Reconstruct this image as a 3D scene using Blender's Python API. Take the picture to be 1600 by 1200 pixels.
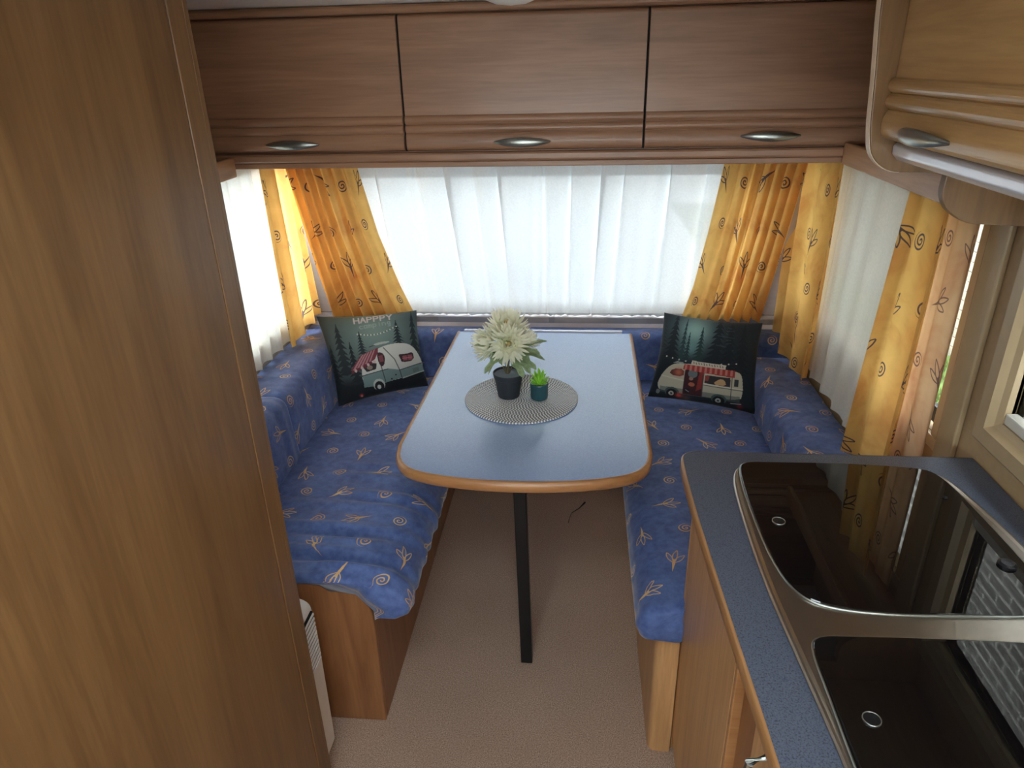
import bpy, math, random
import numpy as np
from mathutils import Vector, Matrix
random.seed(7); rng = np.random.default_rng(7)
S = bpy.context.scene
for o in list(bpy.data.objects): bpy.data.objects.remove(o)
COL = S.collection
PI = math.pi

# ------------------------------------------------------------------ camera (from the vanishing points of the 1600x1200 frame)
F_PX = 1103.0
def _n(v): return v / np.linalg.norm(v)
_Y = _n(np.array([910-800, 92-600, F_PX])); _Z = -_n(np.array([860-800, 3010-600, F_PX]))
_Z = _n(_Z - _Y*(_Z @ _Y)); _X = np.cross(_Y, _Z)
_R = np.array([_X, _Y, _Z])
EYE = np.array([0, 0, 1.65])
cam = bpy.data.cameras.new('camera'); cam_o = bpy.data.objects.new('camera', cam); COL.objects.link(cam_o)
cam.sensor_width = 36; cam.lens = 36*F_PX/1600; cam.clip_start = 0.02; cam.clip_end = 200
M = Matrix.Identity(4)
for i in range(3):
    M[i][0] = _R[i, 0]; M[i][1] = -_R[i, 1]; M[i][2] = -_R[i, 2]; M[i][3] = EYE[i]
cam_o.matrix_world = M
S.camera = cam_o

# ------------------------------------------------------------------ light: overcast sky, exposure
w = bpy.data.worlds.new('sky'); S.world = w; w.use_nodes = True
bg = w.node_tree.nodes['Background']; bg.inputs[0].default_value = (0.93, 0.97, 1.0, 1); bg.inputs[1].default_value = 7.0
S.view_settings.view_transform = 'Standard'; S.view_settings.look = 'None'
S.view_settings.gamma = 1; S.view_settings.use_curve_mapping = False
S.view_settings.exposure = 1.22
try:
    S.cycles.use_denoising = True; S.cycles.max_bounces = 10; S.cycles.diffuse_bounces = 6; S.cycles.transparent_max_bounces = 16
    S.cycles.sample_clamp_indirect = 6; S.cycles.caustics_reflective = False; S.cycles.caustics_refractive = False
except Exception: pass

def portal(name, loc, xdir, ydir, sx, sy):
    """light portal in an opening: guides the sampling of the sky, emits nothing itself"""
    l = bpy.data.lights.new(name, 'AREA'); l.shape = 'RECTANGLE'; l.size = sx; l.size_y = sy
    l.cycles.is_portal = True
    o = bpy.data.objects.new(name, l); COL.objects.link(o)
    X = Vector(xdir).normalized(); Y = Vector(ydir).normalized(); Z = X.cross(Y)
    m = Matrix((X, Y, Z)).transposed().to_4x4(); m.translation = Vector(loc); o.matrix_world = m
# (light leaves along local -Z)
portal('portal_front', (-.15, 2.66, 1.06), (1, 0, 0), (0, -.22, .70), 1.42, .68)
portal('portal_right', (.835, 2.025, 1.10), (0, 1, 0), (0, 0, 1), 1.06, .47)
portal('portal_kitchen', (.835, .80, 1.165), (0, 1, 0), (0, 0, 1), .92, .33)
portal('portal_left', (-1.105, 2.08, 1.0625), (0, -1, 0), (0, 0, 1), .96, .545)
portal('portal_added_door', (.835, -.725, .87), (0, 1, 0), (0, 0, 1), .65, 1.7)  # unseen doorway, added to brighten the interior
portal('portal_added_roof', (-.15, .30, 1.87), (1, 0, 0), (0, 1, 0), .5, .5)  # for the added roof light, more daylight from above
portal('portal_added_back', (-.15, -1.63, 1.15), (-1, 0, 0), (0, 0, 1), 1.5, .6)  # for the added back window, fill daylight from the rear

# ------------------------------------------------------------------ node helpers
class X:
    """tiny expression wrapper over Math nodes"""
    nt = None
    def __init__(s, v): s.v = v
    @staticmethod
    def op(o, *a, clamp=False):
        n = X.nt.nodes.new('ShaderNodeMath'); n.operation = o; n.use_clamp = clamp
        for i, q in enumerate(a):
            q = q.v if isinstance(q, X) else q
            if isinstance(q, (int, float)): n.inputs[i].default_value = q
            else: X.nt.links.new(q, n.inputs[i])
        return X(n.outputs[0])
    def __add__(s, o): return X.op('ADD', s, o)
    __radd__ = __add__
    def __sub__(s, o): return X.op('SUBTRACT', s, o)
    def __rsub__(s, o): return X.op('SUBTRACT', o, s)
    def __mul__(s, o): return X.op('MULTIPLY', s, o)
    __rmul__ = __mul__
    def __truediv__(s, o): return X.op('DIVIDE', s, o)
    def lt(s, o): return X.op('LESS_THAN', s, o)
    def gt(s, o): return X.op('GREATER_THAN', s, o)
    def abs(s): return X.op('ABSOLUTE', s)
    def floor(s): return X.op('FLOOR', s)
    def frac(s): return X.op('FRACT', s)
    def sin(s): return X.op('SINE', s)
    def cos(s): return X.op('COSINE', s)
    def sqrt(s): return X.op('SQRT', s)
    def mx(s, o): return X.op('MAXIMUM', s, o)
    def mn(s, o): return X.op('MINIMUM', s, o)

def newmat(name):
    m = bpy.data.materials.new(name); m.use_nodes = True
    nt = m.node_tree; nt.nodes.clear()
    out = nt.nodes.new('ShaderNodeOutputMaterial')
    return m, nt, out
def lin(c):
    return tuple((v/12.92 if v <= .04045 else ((v+.055)/1.055)**2.4) for v in [q/255 for q in c[:3]]) + (1,)
def setin(n, k, v):
    if k in n.inputs: n.inputs[k].default_value = v
def principled(nt, out, col=None, rough=.5, metal=0, spec=.5, coat=0, sheen=0):
    p = nt.nodes.new('ShaderNodeBsdfPrincipled')
    if col is not None: p.inputs['Base Color'].default_value = col
    p.inputs['Roughness'].default_value = rough; p.inputs['Metallic'].default_value = metal
    setin(p, 'Specular IOR Level', spec); setin(p, 'Coat Weight', coat); setin(p, 'Coat Roughness', .15); setin(p, 'Sheen Weight', sheen)
    if out is not None: nt.links.new(p.outputs[0], out.inputs[0])
    return p
def texco(nt, kind='Object', scale=(1, 1, 1)):
    t = nt.nodes.new('ShaderNodeTexCoord'); mp = nt.nodes.new('ShaderNodeMapping')
    mp.inputs['Scale'].default_value = scale
    nt.links.new(t.outputs[kind], mp.inputs[0]); return mp.outputs[0]
def noise(nt, vec, scale=5, detail=4, rough=.5, dist=0):
    n = nt.nodes.new('ShaderNodeTexNoise'); n.inputs['Scale'].default_value = scale; n.inputs['Detail'].default_value = detail
    n.inputs['Roughness'].default_value = rough; n.inputs['Distortion'].default_value = dist
    if vec is not None: nt.links.new(vec, n.inputs['Vector'])
    return n.outputs['Fac']
def ramp(nt, fac, stops):
    r = nt.nodes.new('ShaderNodeValToRGB'); e = r.color_ramp.elements
    while len(e) < len(stops): e.new(.5)
    for q, (p, c) in zip(e, stops): q.position = p; q.color = c
    nt.links.new(fac, r.inputs[0]); return r.outputs[0]
def mix(nt, fac, a, b, blend='MIX'):
    n = nt.nodes.new('ShaderNodeMix'); n.data_type = 'RGBA'; n.blend_type = blend
    for i, q in ((0, fac), (6, a), (7, b)):
        if isinstance(q, (int, float)): n.inputs[i].default_value = q
        elif isinstance(q, tuple): n.inputs[i].default_value = q
        else: nt.links.new(q.v if isinstance(q, X) else q, n.inputs[i])
    return n.outputs[2]
def bump(nt, h, p, strength=.2, dist=.01):
    b = nt.nodes.new('ShaderNodeBump'); b.inputs['Strength'].default_value = strength; b.inputs['Distance'].default_value = dist
    nt.links.new(h, b.inputs['Height']); nt.links.new(b.outputs[0], p.inputs['Normal'])

def plain(name, rgb, rough=.5, metal=0, spec=.5, var=.06, scale=30, coat=0):
    m, nt, out = newmat(name)
    p = principled(nt, out, None, rough, metal, spec, coat)
    c = lin(rgb); v = texco(nt)
    f = noise(nt, v, scale, 3)
    d = tuple(q*(1-var) for q in c[:3]) + (1,); l = tuple(min(1, q*(1+var)) for q in c[:3]) + (1,)
    nt.links.new(ramp(nt, f, [(.3, d), (.7, l)]), p.inputs['Base Color'])
    return m

def wood(name, axis, dark, light, rough=.42, spec=.45):
    m, nt, out = newmat(name)
    p = principled(nt, out, None, rough, 0, spec, .12)
    sc = {'x': (1.1, 9, 9), 'y': (9, 1.1, 9), 'z': (9, 9, 1.1)}[axis]
    v = texco(nt, 'Object', sc)
    n1 = noise(nt, v, 1.6, 5, .55, .9)
    sc2 = tuple(q*9 if q > 2 else q*4 for q in sc)
    n2 = noise(nt, texco(nt, 'Object', sc2), 1.5, 3, .6, .1)
    a, b = lin(dark), lin(light)
    md = tuple((x+y)/2 for x, y in zip(a, b))
    c1 = ramp(nt, n1, [(.28, a), (.5, md), (.72, b)])
    c2 = ramp(nt, n2, [(.35, (.86, .84, .82, 1)), (.6, (1, 1, 1, 1))])
    nt.links.new(mix(nt, 1.0, c1, c2, 'MULTIPLY'), p.inputs['Base Color'])
    bump(nt, n2, p, .05, .002)
    return m

def motif_mask(nt, cell, lw=.022, seed=0.0, spr_r=.17):
    """outline print: spirals and three-petalled sprigs, alternating on a jittered grid (UV in metres)"""
    X.nt = nt
    t = nt.nodes.new('ShaderNodeUVMap'); sp = nt.nodes.new('ShaderNodeSeparateXYZ'); nt.links.new(t.outputs[0], sp.inputs[0])
    u = X(sp.outputs[0])*(1/cell) + seed; v = X(sp.outputs[1])*(1/cell) + seed*.37
    iv0 = v.floor()
    u = u + (iv0*.5).frac()*.6                     # brick offset of the rows
    iu, iv = u.floor(), v.floor()
    cb = nt.nodes.new('ShaderNodeCombineXYZ'); nt.links.new(iu.v, cb.inputs[0]); nt.links.new(iv.v, cb.inputs[1])
    wn = nt.nodes.new('ShaderNodeTexWhiteNoise'); wn.noise_dimensions = '2D'; nt.links.new(cb.outputs[0], wn.inputs['Vector'])
    cs = nt.nodes.new('ShaderNodeSeparateColor'); nt.links.new(wn.outputs['Color'], cs.inputs[0])
    r1, r2, r3 = X(cs.outputs[0]), X(cs.outputs[1]), X(cs.outputs[2])
    x = u.frac() - .5 + (r1 - .5)*.22; y = v.frac() - .5 + (r2 - .5)*.22
    ang = r3*6.2832
    ca, sa = ang.cos(), ang.sin()
    px = x*ca + y*sa; py = y*ca - x*sa
    r = (px*px + py*py).sqrt()
    th = X.op('ARCTAN2', py, px)
    pitch = spr_r/2.1
    s = (r*(1/pitch) - th*(1/6.2832)).frac()
    spiral = ((s - .5).abs()*pitch).lt(lw*.75)*r.lt(spr_r)
    par = ((iu + iv)*.5).frac().gt(.25)            # checkerboard of the two motifs
    sprig = None
    qx = px + .08
    for k, (a, L, W) in enumerate(((.05, .44, .048), (.62, .36, .05), (-.52, .38, .046))):
        c, n_ = math.cos(a), math.sin(a)
        al = qx*c + py*n_; be = py*c - qx*n_
        tt = al*(1/L)
        wd = tt*(1 - tt)*(4*W)
        o = (be.abs() - wd).abs().lt(lw*.6)*tt.gt(0)*tt.lt(1)
        sprig = o if sprig is None else sprig.mx(o)
    stem = py.abs().lt(lw*1.7 + (qx + .02).abs()*(-.12))*qx.lt(.12)*qx.gt(-.34)
    sprig = sprig.mx(stem)
    return spiral*par + sprig*(1 - par)

def fabric_blue():
    m, nt, out = newmat('blue_upholstery')
    p = principled(nt, out, None, .62, 0, .35, 0, .35)
    setin(p, 'Sheen Roughness', .4)
    v = texco(nt)
    n1 = noise(nt, v, 9, 5, .6, .4); n2 = noise(nt, v, 45, 4, .6)
    base = ramp(nt, n1, [(.3, lin((60, 80, 134))), (.5, lin((78, 102, 162))), (.72, lin((98, 124, 186)))])
    base = mix(nt, .35, base, ramp(nt, n2, [(.35, lin((56, 72, 116))), (.65, lin((112, 138, 188)))]))
    mk = motif_mask(nt, .118, .019)
    n3 = noise(nt, v, 14, 2)
    gold = ramp(nt, n3, [(.35, lin((214, 158, 82))), (.65, lin((236, 200, 134)))])
    nt.links.new(mix(nt, X(mk.v)*.9, base, gold), p.inputs['Base Color'])
    bump(nt, noise(nt, v, 700, 2), p, .12, .001)
    return m

def fabric_curtain(name, yellow, orange, ink, trans=.55, cell=.135, seed=3.0):
    m, nt, out = newmat(name)
    v = texco(nt)
    n1 = noise(nt, v, 7, 4, .6, .6)
    base = ramp(nt, n1, [(.3, lin(orange)), (.5, lin(yellow)), (.75, lin(tuple(min(255, q+12) for q in yellow)))])
    mk = motif_mask(nt, cell, .021, seed, .15)
    c = mix(nt, X(mk.v)*.85, base, lin(ink))
    d = nt.nodes.new('ShaderNodeBsdfDiffuse'); t = nt.nodes.new('ShaderNodeBsdfTranslucent'); ms = nt.nodes.new('ShaderNodeMixShader')
    nt.links.new(c, d.inputs[0]); nt.links.new(c, t.inputs[0]); ms.inputs[0].default_value = trans
    nt.links.new(d.outputs[0], ms.inputs[1]); nt.links.new(t.outputs[0], ms.inputs[2]); nt.links.new(ms.outputs[0], out.inputs[0])
    b = nt.nodes.new('ShaderNodeBump'); b.inputs['Strength'].default_value = .1; b.inputs['Distance'].default_value = .002
    nt.links.new(noise(nt, v, 300, 2), b.inputs['Height']); nt.links.new(b.outputs[0], d.inputs['Normal'])
    return m

def fabric_sheer(name, open_=.16, trans=.5, col=(236, 240, 242)):
    m, nt, out = newmat(name)
    v = texco(nt)
    c = lin(col)
    d = nt.nodes.new('ShaderNodeBsdfDiffuse'); t = nt.nodes.new('ShaderNodeBsdfTranslucent'); tr = nt.nodes.new('ShaderNodeBsdfTransparent')
    cc = ramp(nt, noise(nt, v, 160, 2), [(.3, tuple(q*.93 for q in c[:3])+(1,)), (.7, c)])
    nt.links.new(cc, d.inputs[0]); nt.links.new(cc, t.inputs[0])
    m1 = nt.nodes.new('ShaderNodeMixShader'); m1.inputs[0].default_value = trans
    nt.links.new(d.outputs[0], m1.inputs[1]); nt.links.new(t.outputs[0], m1.inputs[2])
    m2 = nt.nodes.new('ShaderNodeMixShader'); m2.inputs[0].default_value = open_
    nt.links.new(m1.outputs[0], m2.inputs[1]); nt.links.new(tr.outputs[0], m2.inputs[2]); nt.links.new(m2.outputs[0], out.inputs[0])
    return m

def window_glass(name, tint, refl=.06):
    m, nt, out = newmat(name)
    tr = nt.nodes.new('ShaderNodeBsdfTransparent'); tr.inputs[0].default_value = tint
    g = nt.nodes.new('ShaderNodeBsdfGlossy'); g.inputs['Roughness'].default_value = .03
    ms = nt.nodes.new('ShaderNodeMixShader'); ms.inputs[0].default_value = refl
    nt.links.new(tr.outputs[0], ms.inputs[1]); nt.links.new(g.outputs[0], ms.inputs[2]); nt.links.new(ms.outputs[0], out.inputs[0])
    return m

def attr_mat(name, rough=.7):
    m, nt, out = newmat(name)
    p = principled(nt, out, None, rough, 0, .3, 0, .15)
    a = nt.nodes.new('ShaderNodeVertexColor'); a.layer_name = 'print'
    nt.links.new(a.outputs[0], p.inputs['Base Color'])
    bump(nt, noise(nt, texco(nt), 500, 2), p, .1, .001)
    return m

WD_Z = wood('wood_vertical_grain', 'z', (112, 80, 47), (142, 106, 66))
WD_X = wood('wood_cross_grain', 'x', (146, 108, 82), (174, 132, 102))
WD_Y = wood('wood_long_grain', 'y', (168, 128, 78), (204, 166, 110), .3, .6)
WD_B = wood('wood_bench', 'z', (128, 84, 52), (164, 114, 74))
WD_K = wood('wood_kitchen', 'z', (184, 138, 90), (214, 168, 116))
WD_E = wood('wood_edge', 'x', (162, 112, 70), (190, 140, 92), .32, .5)
WD_EY = wood('wood_edge_long', 'y', (150, 106, 62), (180, 132, 82), .35, .5)
WD_P = wood('wood_pelmet', 'y', (178, 132, 90), (204, 158, 114), .35, .5)
PALE = plain('pale_edge_band', (226, 204, 176), .4)
BLUE = fabric_blue()
YEL = fabric_curtain('yellow_curtain_print', (240, 198, 120), (222, 162, 96), (44, 46, 88), .42, .15)
PINK = fabric_curtain('curtain_lining', (214, 178, 140), (200, 150, 116), (104, 82, 84), .35, .135, 8.3)
SHEER = fabric_sheer('white_voile', .036, .072)
SHEER2 = fabric_sheer('ivory_voile', .03, .115, (240, 238, 228))
GLASS = window_glass('window_acrylic', (.9, .93, .94, 1))
ACRYL = window_glass('clear_strip', (.82, .84, .86, 1), .12)
SCREEN = window_glass('fly_screen_mesh', (.72, .72, .72, 1), .03)
CREAM = plain('cream_wall_vinyl', (166, 140, 104), .55, 0, .4, .05, 60)
GREYW = plain('grey_wall_vinyl', (176, 166, 160), .6, 0, .3, .05, 40)
CEIL = plain('ceiling_vinyl', (232, 228, 222), .6, 0, .3, .04, 80)
SILL = plain('sill_laminate', (236, 226, 224), .5, 0, .4, .03)
FRAME = plain('window_frame_plastic', (172, 150, 116), .4, 0, .5, .04)
FRAMEG = plain('blind_cassette_plastic', (206, 202, 192), .35, 0, .5, .04)
WHITEP = plain('white_plastic', (232, 230, 224), .35, 0, .5, .03)
BLACKM = plain('black_metal', (22, 22, 26), .38, .2, .5, .1)
CHROME = plain('satin_metal', (160, 164, 158), .32, 1, .5, .05)
ALU = plain('white_aluminium', (226, 226, 232), .25, .35, .6, .02)
DARK = plain('shadow_gap_black', (10, 8, 8), .8)
BLKGL, _nt, _o = newmat('dark_glass'); _p = principled(_nt, _o, (.006, .005, .005, 1), .004, 0, .55)
POT = plain('black_plastic_pot', (36, 42, 50), .5)
POT2 = plain('teal_ceramic', (34, 74, 84), .3, 0, .5, .15)
FOAM = plain('grey_pot_filling', (120, 130, 142), .9)
def thinmat(name, rgb, trans=.4, var=.1, sc=60):
    m, nt, out = newmat(name); c = lin(rgb)
    col = ramp(nt, noise(nt, texco(nt), sc, 3), [(.3, tuple(q*(1-var) for q in c[:3])+(1,)), (.7, tuple(min(1, q*(1+var)) for q in c[:3])+(1,))])
    d = nt.nodes.new('ShaderNodeBsdfDiffuse'); t = nt.nodes.new('ShaderNodeBsdfTranslucent'); ms = nt.nodes.new('ShaderNodeMixShader'); ms.inputs[0].default_value = trans
    nt.links.new(col, d.inputs[0]); nt.links.new(col, t.inputs[0]); nt.links.new(d.outputs[0], ms.inputs[1]); nt.links.new(t.outputs[0], ms.inputs[2]); nt.links.new(ms.outputs[0], out.inputs[0])
    return m
PETAL = thinmat('cream_petal', (250, 250, 234), .45, .03)
PETALC = thinmat('yellow_petal', (236, 214, 158), .4, .08)
LEAF = thinmat('pale_green_leaf', (172, 192, 150), .4, .25, 90)
SUCC = plain('lime_succulent_leaf', (150, 210, 70), .5, 0, .4, .2, 40)
STEM = plain('brown_stem', (92, 84, 62), .7)

def steel_mat():
    m, nt, out = newmat('brushed_steel')
    p = principled(nt, out, lin((176, 168, 158)), .32, 1)
    n1 = noise(nt, texco(nt, 'Object', (4, 400, 4)), 3, 2)
    nt.links.new(ramp(nt, n1, [(.3, (.30, .30, .30, 1)), (.7, (.34, .34, .34, 1))]), p.inputs['Roughness'])
    return m
STEEL = steel_mat()
def worktop_mat():
    m, nt, out = newmat('blue_speckled_laminate'); p = principled(nt, out, None, .38, 0, .5)
    v = texco(nt); n1 = noise(nt, v, 420, 2, .6); n2 = noise(nt, v, 130, 2, .6)
    c = ramp(nt, n1, [(.34, lin((56, 60, 72))), (.46, lin((82, 90, 106))), (.66, lin((94, 102, 118)))])
    c = mix(nt, 1.0, c, ramp(nt, n2, [(.30, (.72, .74, .82, 1)), (.38, (1, 1, 1, 1))]), 'MULTIPLY')
    nt.links.new(c, p.inputs['Base Color']); return m
WTOP = worktop_mat()
def tabletop_mat():
    m, nt, out = newmat('blue_table_laminate'); p = principled(nt, out, None, .24, 0, .5)
    p.inputs['IOR'].default_value = 2.5
    n1 = noise(nt, texco(nt), 260, 3, .6)
    nt.links.new(ramp(nt, n1, [(.3, lin((124, 152, 202))), (.7, lin((144, 172, 216)))]), p.inputs['Base Color'])
    return m
TTOP = tabletop_mat()
def floor_mat():
    m, nt, out = newmat('speckled_carpet'); p = principled(nt, out, None, .9, 0, .2)
    v = texco(nt); n1 = noise(nt, v, 330, 3, .7); n2 = noise(nt, v, 2.5, 3)
    c = ramp(nt, n1, [(.32, lin((128, 104, 90))), (.5, lin((182, 156, 138))), (.7, lin((222, 200, 182)))])
    c = mix(nt, 1.0, c, ramp(nt, n2, [(.3, (.9, .88, .86, 1)), (.7, (1, 1, 1, 1))]), 'MULTIPLY')
    nt.links.new(c, p.inputs['Base Color']); bump(nt, n1, p, .3, .003); return m
FLOOR = floor_mat()
def mat_mat():
    m, nt, out = newmat('woven_placemat'); p = principled(nt, out, None, .5, 0, .5)
    X.nt = nt
    t = nt.nodes.new('ShaderNodeTexCoord'); s = nt.nodes.new('ShaderNodeSeparateXYZ'); nt.links.new(t.outputs['Object'], s.inputs[0])
    x, y = X(s.outputs[0]), X(s.outputs[1]); r = (x*x + y*y).sqrt(); th = X.op('ARCTAN2', y, x)
    ring = (r*(1/.0075)).floor()
    hs = ((ring*12.9898).sin()*437.58).frac()
    st = (th*(ring*5 + 6)*(1/6.2832)*1.0 + hs).frac()
    f = ((st - .5).abs()).lt(.22)
    nt.links.new(mix(nt, f, lin((128, 134, 142)), lin((244, 246, 248))), p.inputs['Base Color']); return m
MATM = mat_mat()
def brick_wall_mat():
    m, nt, out = newmat('cream_brickwork'); p = principled(nt, out, None, .9, 0, .2)
    t = nt.nodes.new('ShaderNodeTexCoord'); s = nt.nodes.new('ShaderNodeSeparateXYZ'); nt.links.new(t.outputs['Object'], s.inputs[0])
    cb = nt.nodes.new('ShaderNodeCombineXYZ'); nt.links.new(s.outputs[1], cb.inputs[0]); nt.links.new(s.outputs[2], cb.inputs[1])
    b = nt.nodes.new('ShaderNodeTexBrick'); nt.links.new(cb.outputs[0], b.inputs[0])
    b.inputs['Color1'].default_value = lin((98, 95, 90)); b.inputs['Color2'].default_value = lin((110, 106, 100)); b.inputs['Mortar'].default_value = lin((160, 156, 148))
    b.inputs['Scale'].default_value = 1; b.inputs['Brick Width'].default_value = .27; b.inputs['Row Height'].default_value = .09; b.inputs['Mortar Size'].default_value = .011
    nt.links.new(b.outputs[0], p.inputs['Base Color']); return m
BRICKW = brick_wall_mat()
BRICK = plain('cream_brick', (118, 110, 96), .9, 0, .2, .1, 9)
LAWN = plain('lawn_green', (84, 104, 56), .95, 0, .1, .3, 6)
YARD = plain('pale_concrete', (206, 208, 206), .9, 0, .2, .08, 3)

# ------------------------------------------------------------------ object helpers
def wloc(p):
    v = Vector((0, 0, 0))
    while p is not None: v += p.location; p = p.parent
    return v
def tag(o, label=None, cat=None, group=None, kind=None):
    for k, q in (('label', label), ('category', cat), ('group', group), ('kind', kind)):
        if q: o[k] = q
    return o
def thing(name, loc, label, cat, group=None):
    o = bpy.data.objects.new(name, None); COL.objects.link(o); o.location = loc; o.empty_display_size = .05
    return tag(o, label, cat, group)
def obj(name, verts, faces, mat, parent=None, origin=None, smooth=False, uv=None, mats=None):
    """verts in world space; stored relative to the parent's base (or `origin`)"""
    base = wloc(parent) if parent is not None else Vector(origin or (0, 0, 0))
    me = bpy.data.meshes.new(name)
    me.from_pydata([tuple(Vector(v) - base) for v in verts], [], faces)
    if mat: me.materials.append(mat)
    if smooth: me.polygons.foreach_set('use_smooth', [True]*len(me.polygons))
    if uv is not None:
        L = me.uv_layers.new(name='UVMap')
        for lp in me.loops: L.data[lp.index].uv = uv[lp.vertex_index]
    me.update()
    o = bpy.data.objects.new(name, me); COL.objects.link(o)
    if parent is not None: o.parent = parent
    else: o.location = base
    return o
def bev(o, wd=.004, seg=2, ang=40):
    m = o.modifiers.new('bevel', 'BEVEL'); m.width = wd; m.segments = seg; m.limit_method = 'ANGLE'; m.angle_limit = math.radians(ang)
    return o
def hexv(p):  # 8 points: bottom 4 ccw, top 4 ccw
    return list(p), [(0, 3, 2, 1), (4, 5, 6, 7), (0, 1, 5, 4), (1, 2, 6, 5), (2, 3, 7, 6), (3, 0, 4, 7)]
def boxv(x0, x1, y0, y1, z0, z1):
    return hexv([(x0, y0, z0), (x1, y0, z0), (x1, y1, z0), (x0, y1, z0), (x0, y0, z1), (x1, y0, z1), (x1, y1, z1), (x0, y1, z1)])
def join(parts):
    V, Fs = [], []
    for v, f in parts:
        n = len(V); V += list(v); Fs += [tuple(i+n for i in q) for q in f]
    return V, Fs
def box(name, x0, x1, y0, y1, z0, z1, mat, parent=None, b=.003, origin=None):
    v, f = boxv(x0, x1, y0, y1, z0, z1)
    o = obj(name, v, f, mat, parent, origin)
    return bev(o, b) if b else o
def prism(pts, axis, a0, a1):
    """polygon pts in the two other axes (xyz order), extruded along axis from a0 to a1"""
    def P(p, a): return (a, p[0], p[1]) if axis == 'x' else (p[0], a, p[1]) if axis == 'y' else (p[0], p[1], a)
    n = len(pts)
    V = [P(p, a0) for p in pts] + [P(p, a1) for p in pts]
    Fs = [tuple(range(n-1, -1, -1)), tuple(range(n, 2*n))] + [(i, (i+1) % n, n+(i+1) % n, n+i) for i in range(n)]
    return V, Fs
def chaikin(p, k=3, closed=True):
    for _ in range(k):
        q = []; n = len(p)
        for i in range(n if closed else n-1):
            a, b = p[i], p[(i+1) % n]
            q += [tuple(.75*x+.25*y for x, y in zip(a, b)), tuple(.25*x+.75*y for x, y in zip(a, b))]
        if not closed: q = [p[0]] + q + [p[-1]]
        p = q
    return p
def roundpoly(p, r, seg=6):
    """round the corners of a polygon; r a number or list"""
    out = []; n = len(p)
    for i in range(n):
        rr = r[i] if isinstance(r, (list, tuple)) else r
        a, b, c = Vector(p[i-1]), Vector(p[i]), Vector(p[(i+1) % n])
        if rr <= 0: out.append(tuple(b)); continue
        u = (a-b); v = (c-b); d = min(rr, u.length*.49, v.length*.49)
        s, e = b + u.normalized()*d, b + v.normalized()*d
        for k in range(seg+1):
            t = k/seg; out.append(tuple((1-t)**2*s + 2*t*(1-t)*b + t*t*e))
    return out
def offset(p, d):
    """inward offset of a (any orientation) closed polygon"""
    n = len(p); A = sum(p[i][0]*p[(i+1) % n][1]-p[(i+1) % n][0]*p[i][1] for i in range(n))
    sg = 1 if A > 0 else -1; out = []
    for i in range(n):
        a, b, c = Vector(p[i-1]), Vector(p[i]), Vector(p[(i+1) % n])
        t = ((b-a).normalized() + (c-b).normalized())
        t = t.normalized() if t.length > 1e-9 else (c-b).normalized()
        out.append((b.x - t.y*d*sg, b.y + t.x*d*sg))
    return out
def rings(R, cap=True, closed=True):
    """loft: list of equally long rings of points"""
    n = len(R[0]); V = [p for r in R for p in r]; Fs = []
    for i in range(len(R)-1):
        for j in range(n if closed else n-1):
            k = (j+1) % n; Fs.append((i*n+j, i*n+k, (i+1)*n+k, (i+1)*n+j))
    if cap: Fs += [tuple(range(n-1, -1, -1)), tuple(range((len(R)-1)*n, len(R)*n))]
    return V, Fs
def lathe(prof, c, seg=32):
    R = [[(c[0]+r*math.cos(2*PI*k/seg), c[1]+r*math.sin(2*PI*k/seg), c[2]+z) for k in range(seg)] for r, z in prof]
    return rings(R)
def tube(path, rad, seg=8):
    R = []; P = [Vector(p) for p in path]
    for i, p in enumerate(P):
        t = (P[min(i+1, len(P)-1)] - P[max(i-1, 0)]).normalized()
        a = t.cross(Vector((0, 0, 1)) if abs(t.z) < .9 else Vector((1, 0, 0))).normalized(); b = t.cross(a)
        r = rad[i] if isinstance(rad, (list, tuple)) else rad
        R.append([tuple(p + (a*math.cos(2*PI*k/seg)+b*math.sin(2*PI*k/seg))*r) for k in range(seg)])
    return rings(R)
def grid(fn, nu, nv):
    """fn(u,v) -> (x,y,z),(uvx,uvy)"""
    V, U = [], []
    for j in range(nv+1):
        for i in range(nu+1):
            p, q = fn(i/nu, j/nv); V.append(p); U.append(q)
    Fs = [(j*(nu+1)+i, j*(nu+1)+i+1, (j+1)*(nu+1)+i+1, (j+1)*(nu+1)+i) for j in range(nv) for i in range(nu)]
    return V, Fs, U
def struct(o, label=None):
    o['kind'] = 'structure'
    if label: o['label'] = label
    return o
def lerp(a, b, t): return a + (b-a)*t
def sstep(a, b, x):
    t = max(0, min(1, (x-a)/(b-a))); return t*t*(3-2*t)

# ------------------------------------------------------------------ the setting: shell of the caravan
XL, XR, YF, YB, ZC = -1.09, .82, 2.72, -1.6, 1.84
struct(box('floor', XL-.05, XR+.05, YB-.05, 2.80, -.05, 0, FLOOR, b=0), 'beige speckled carpet floor of the caravan')
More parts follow.
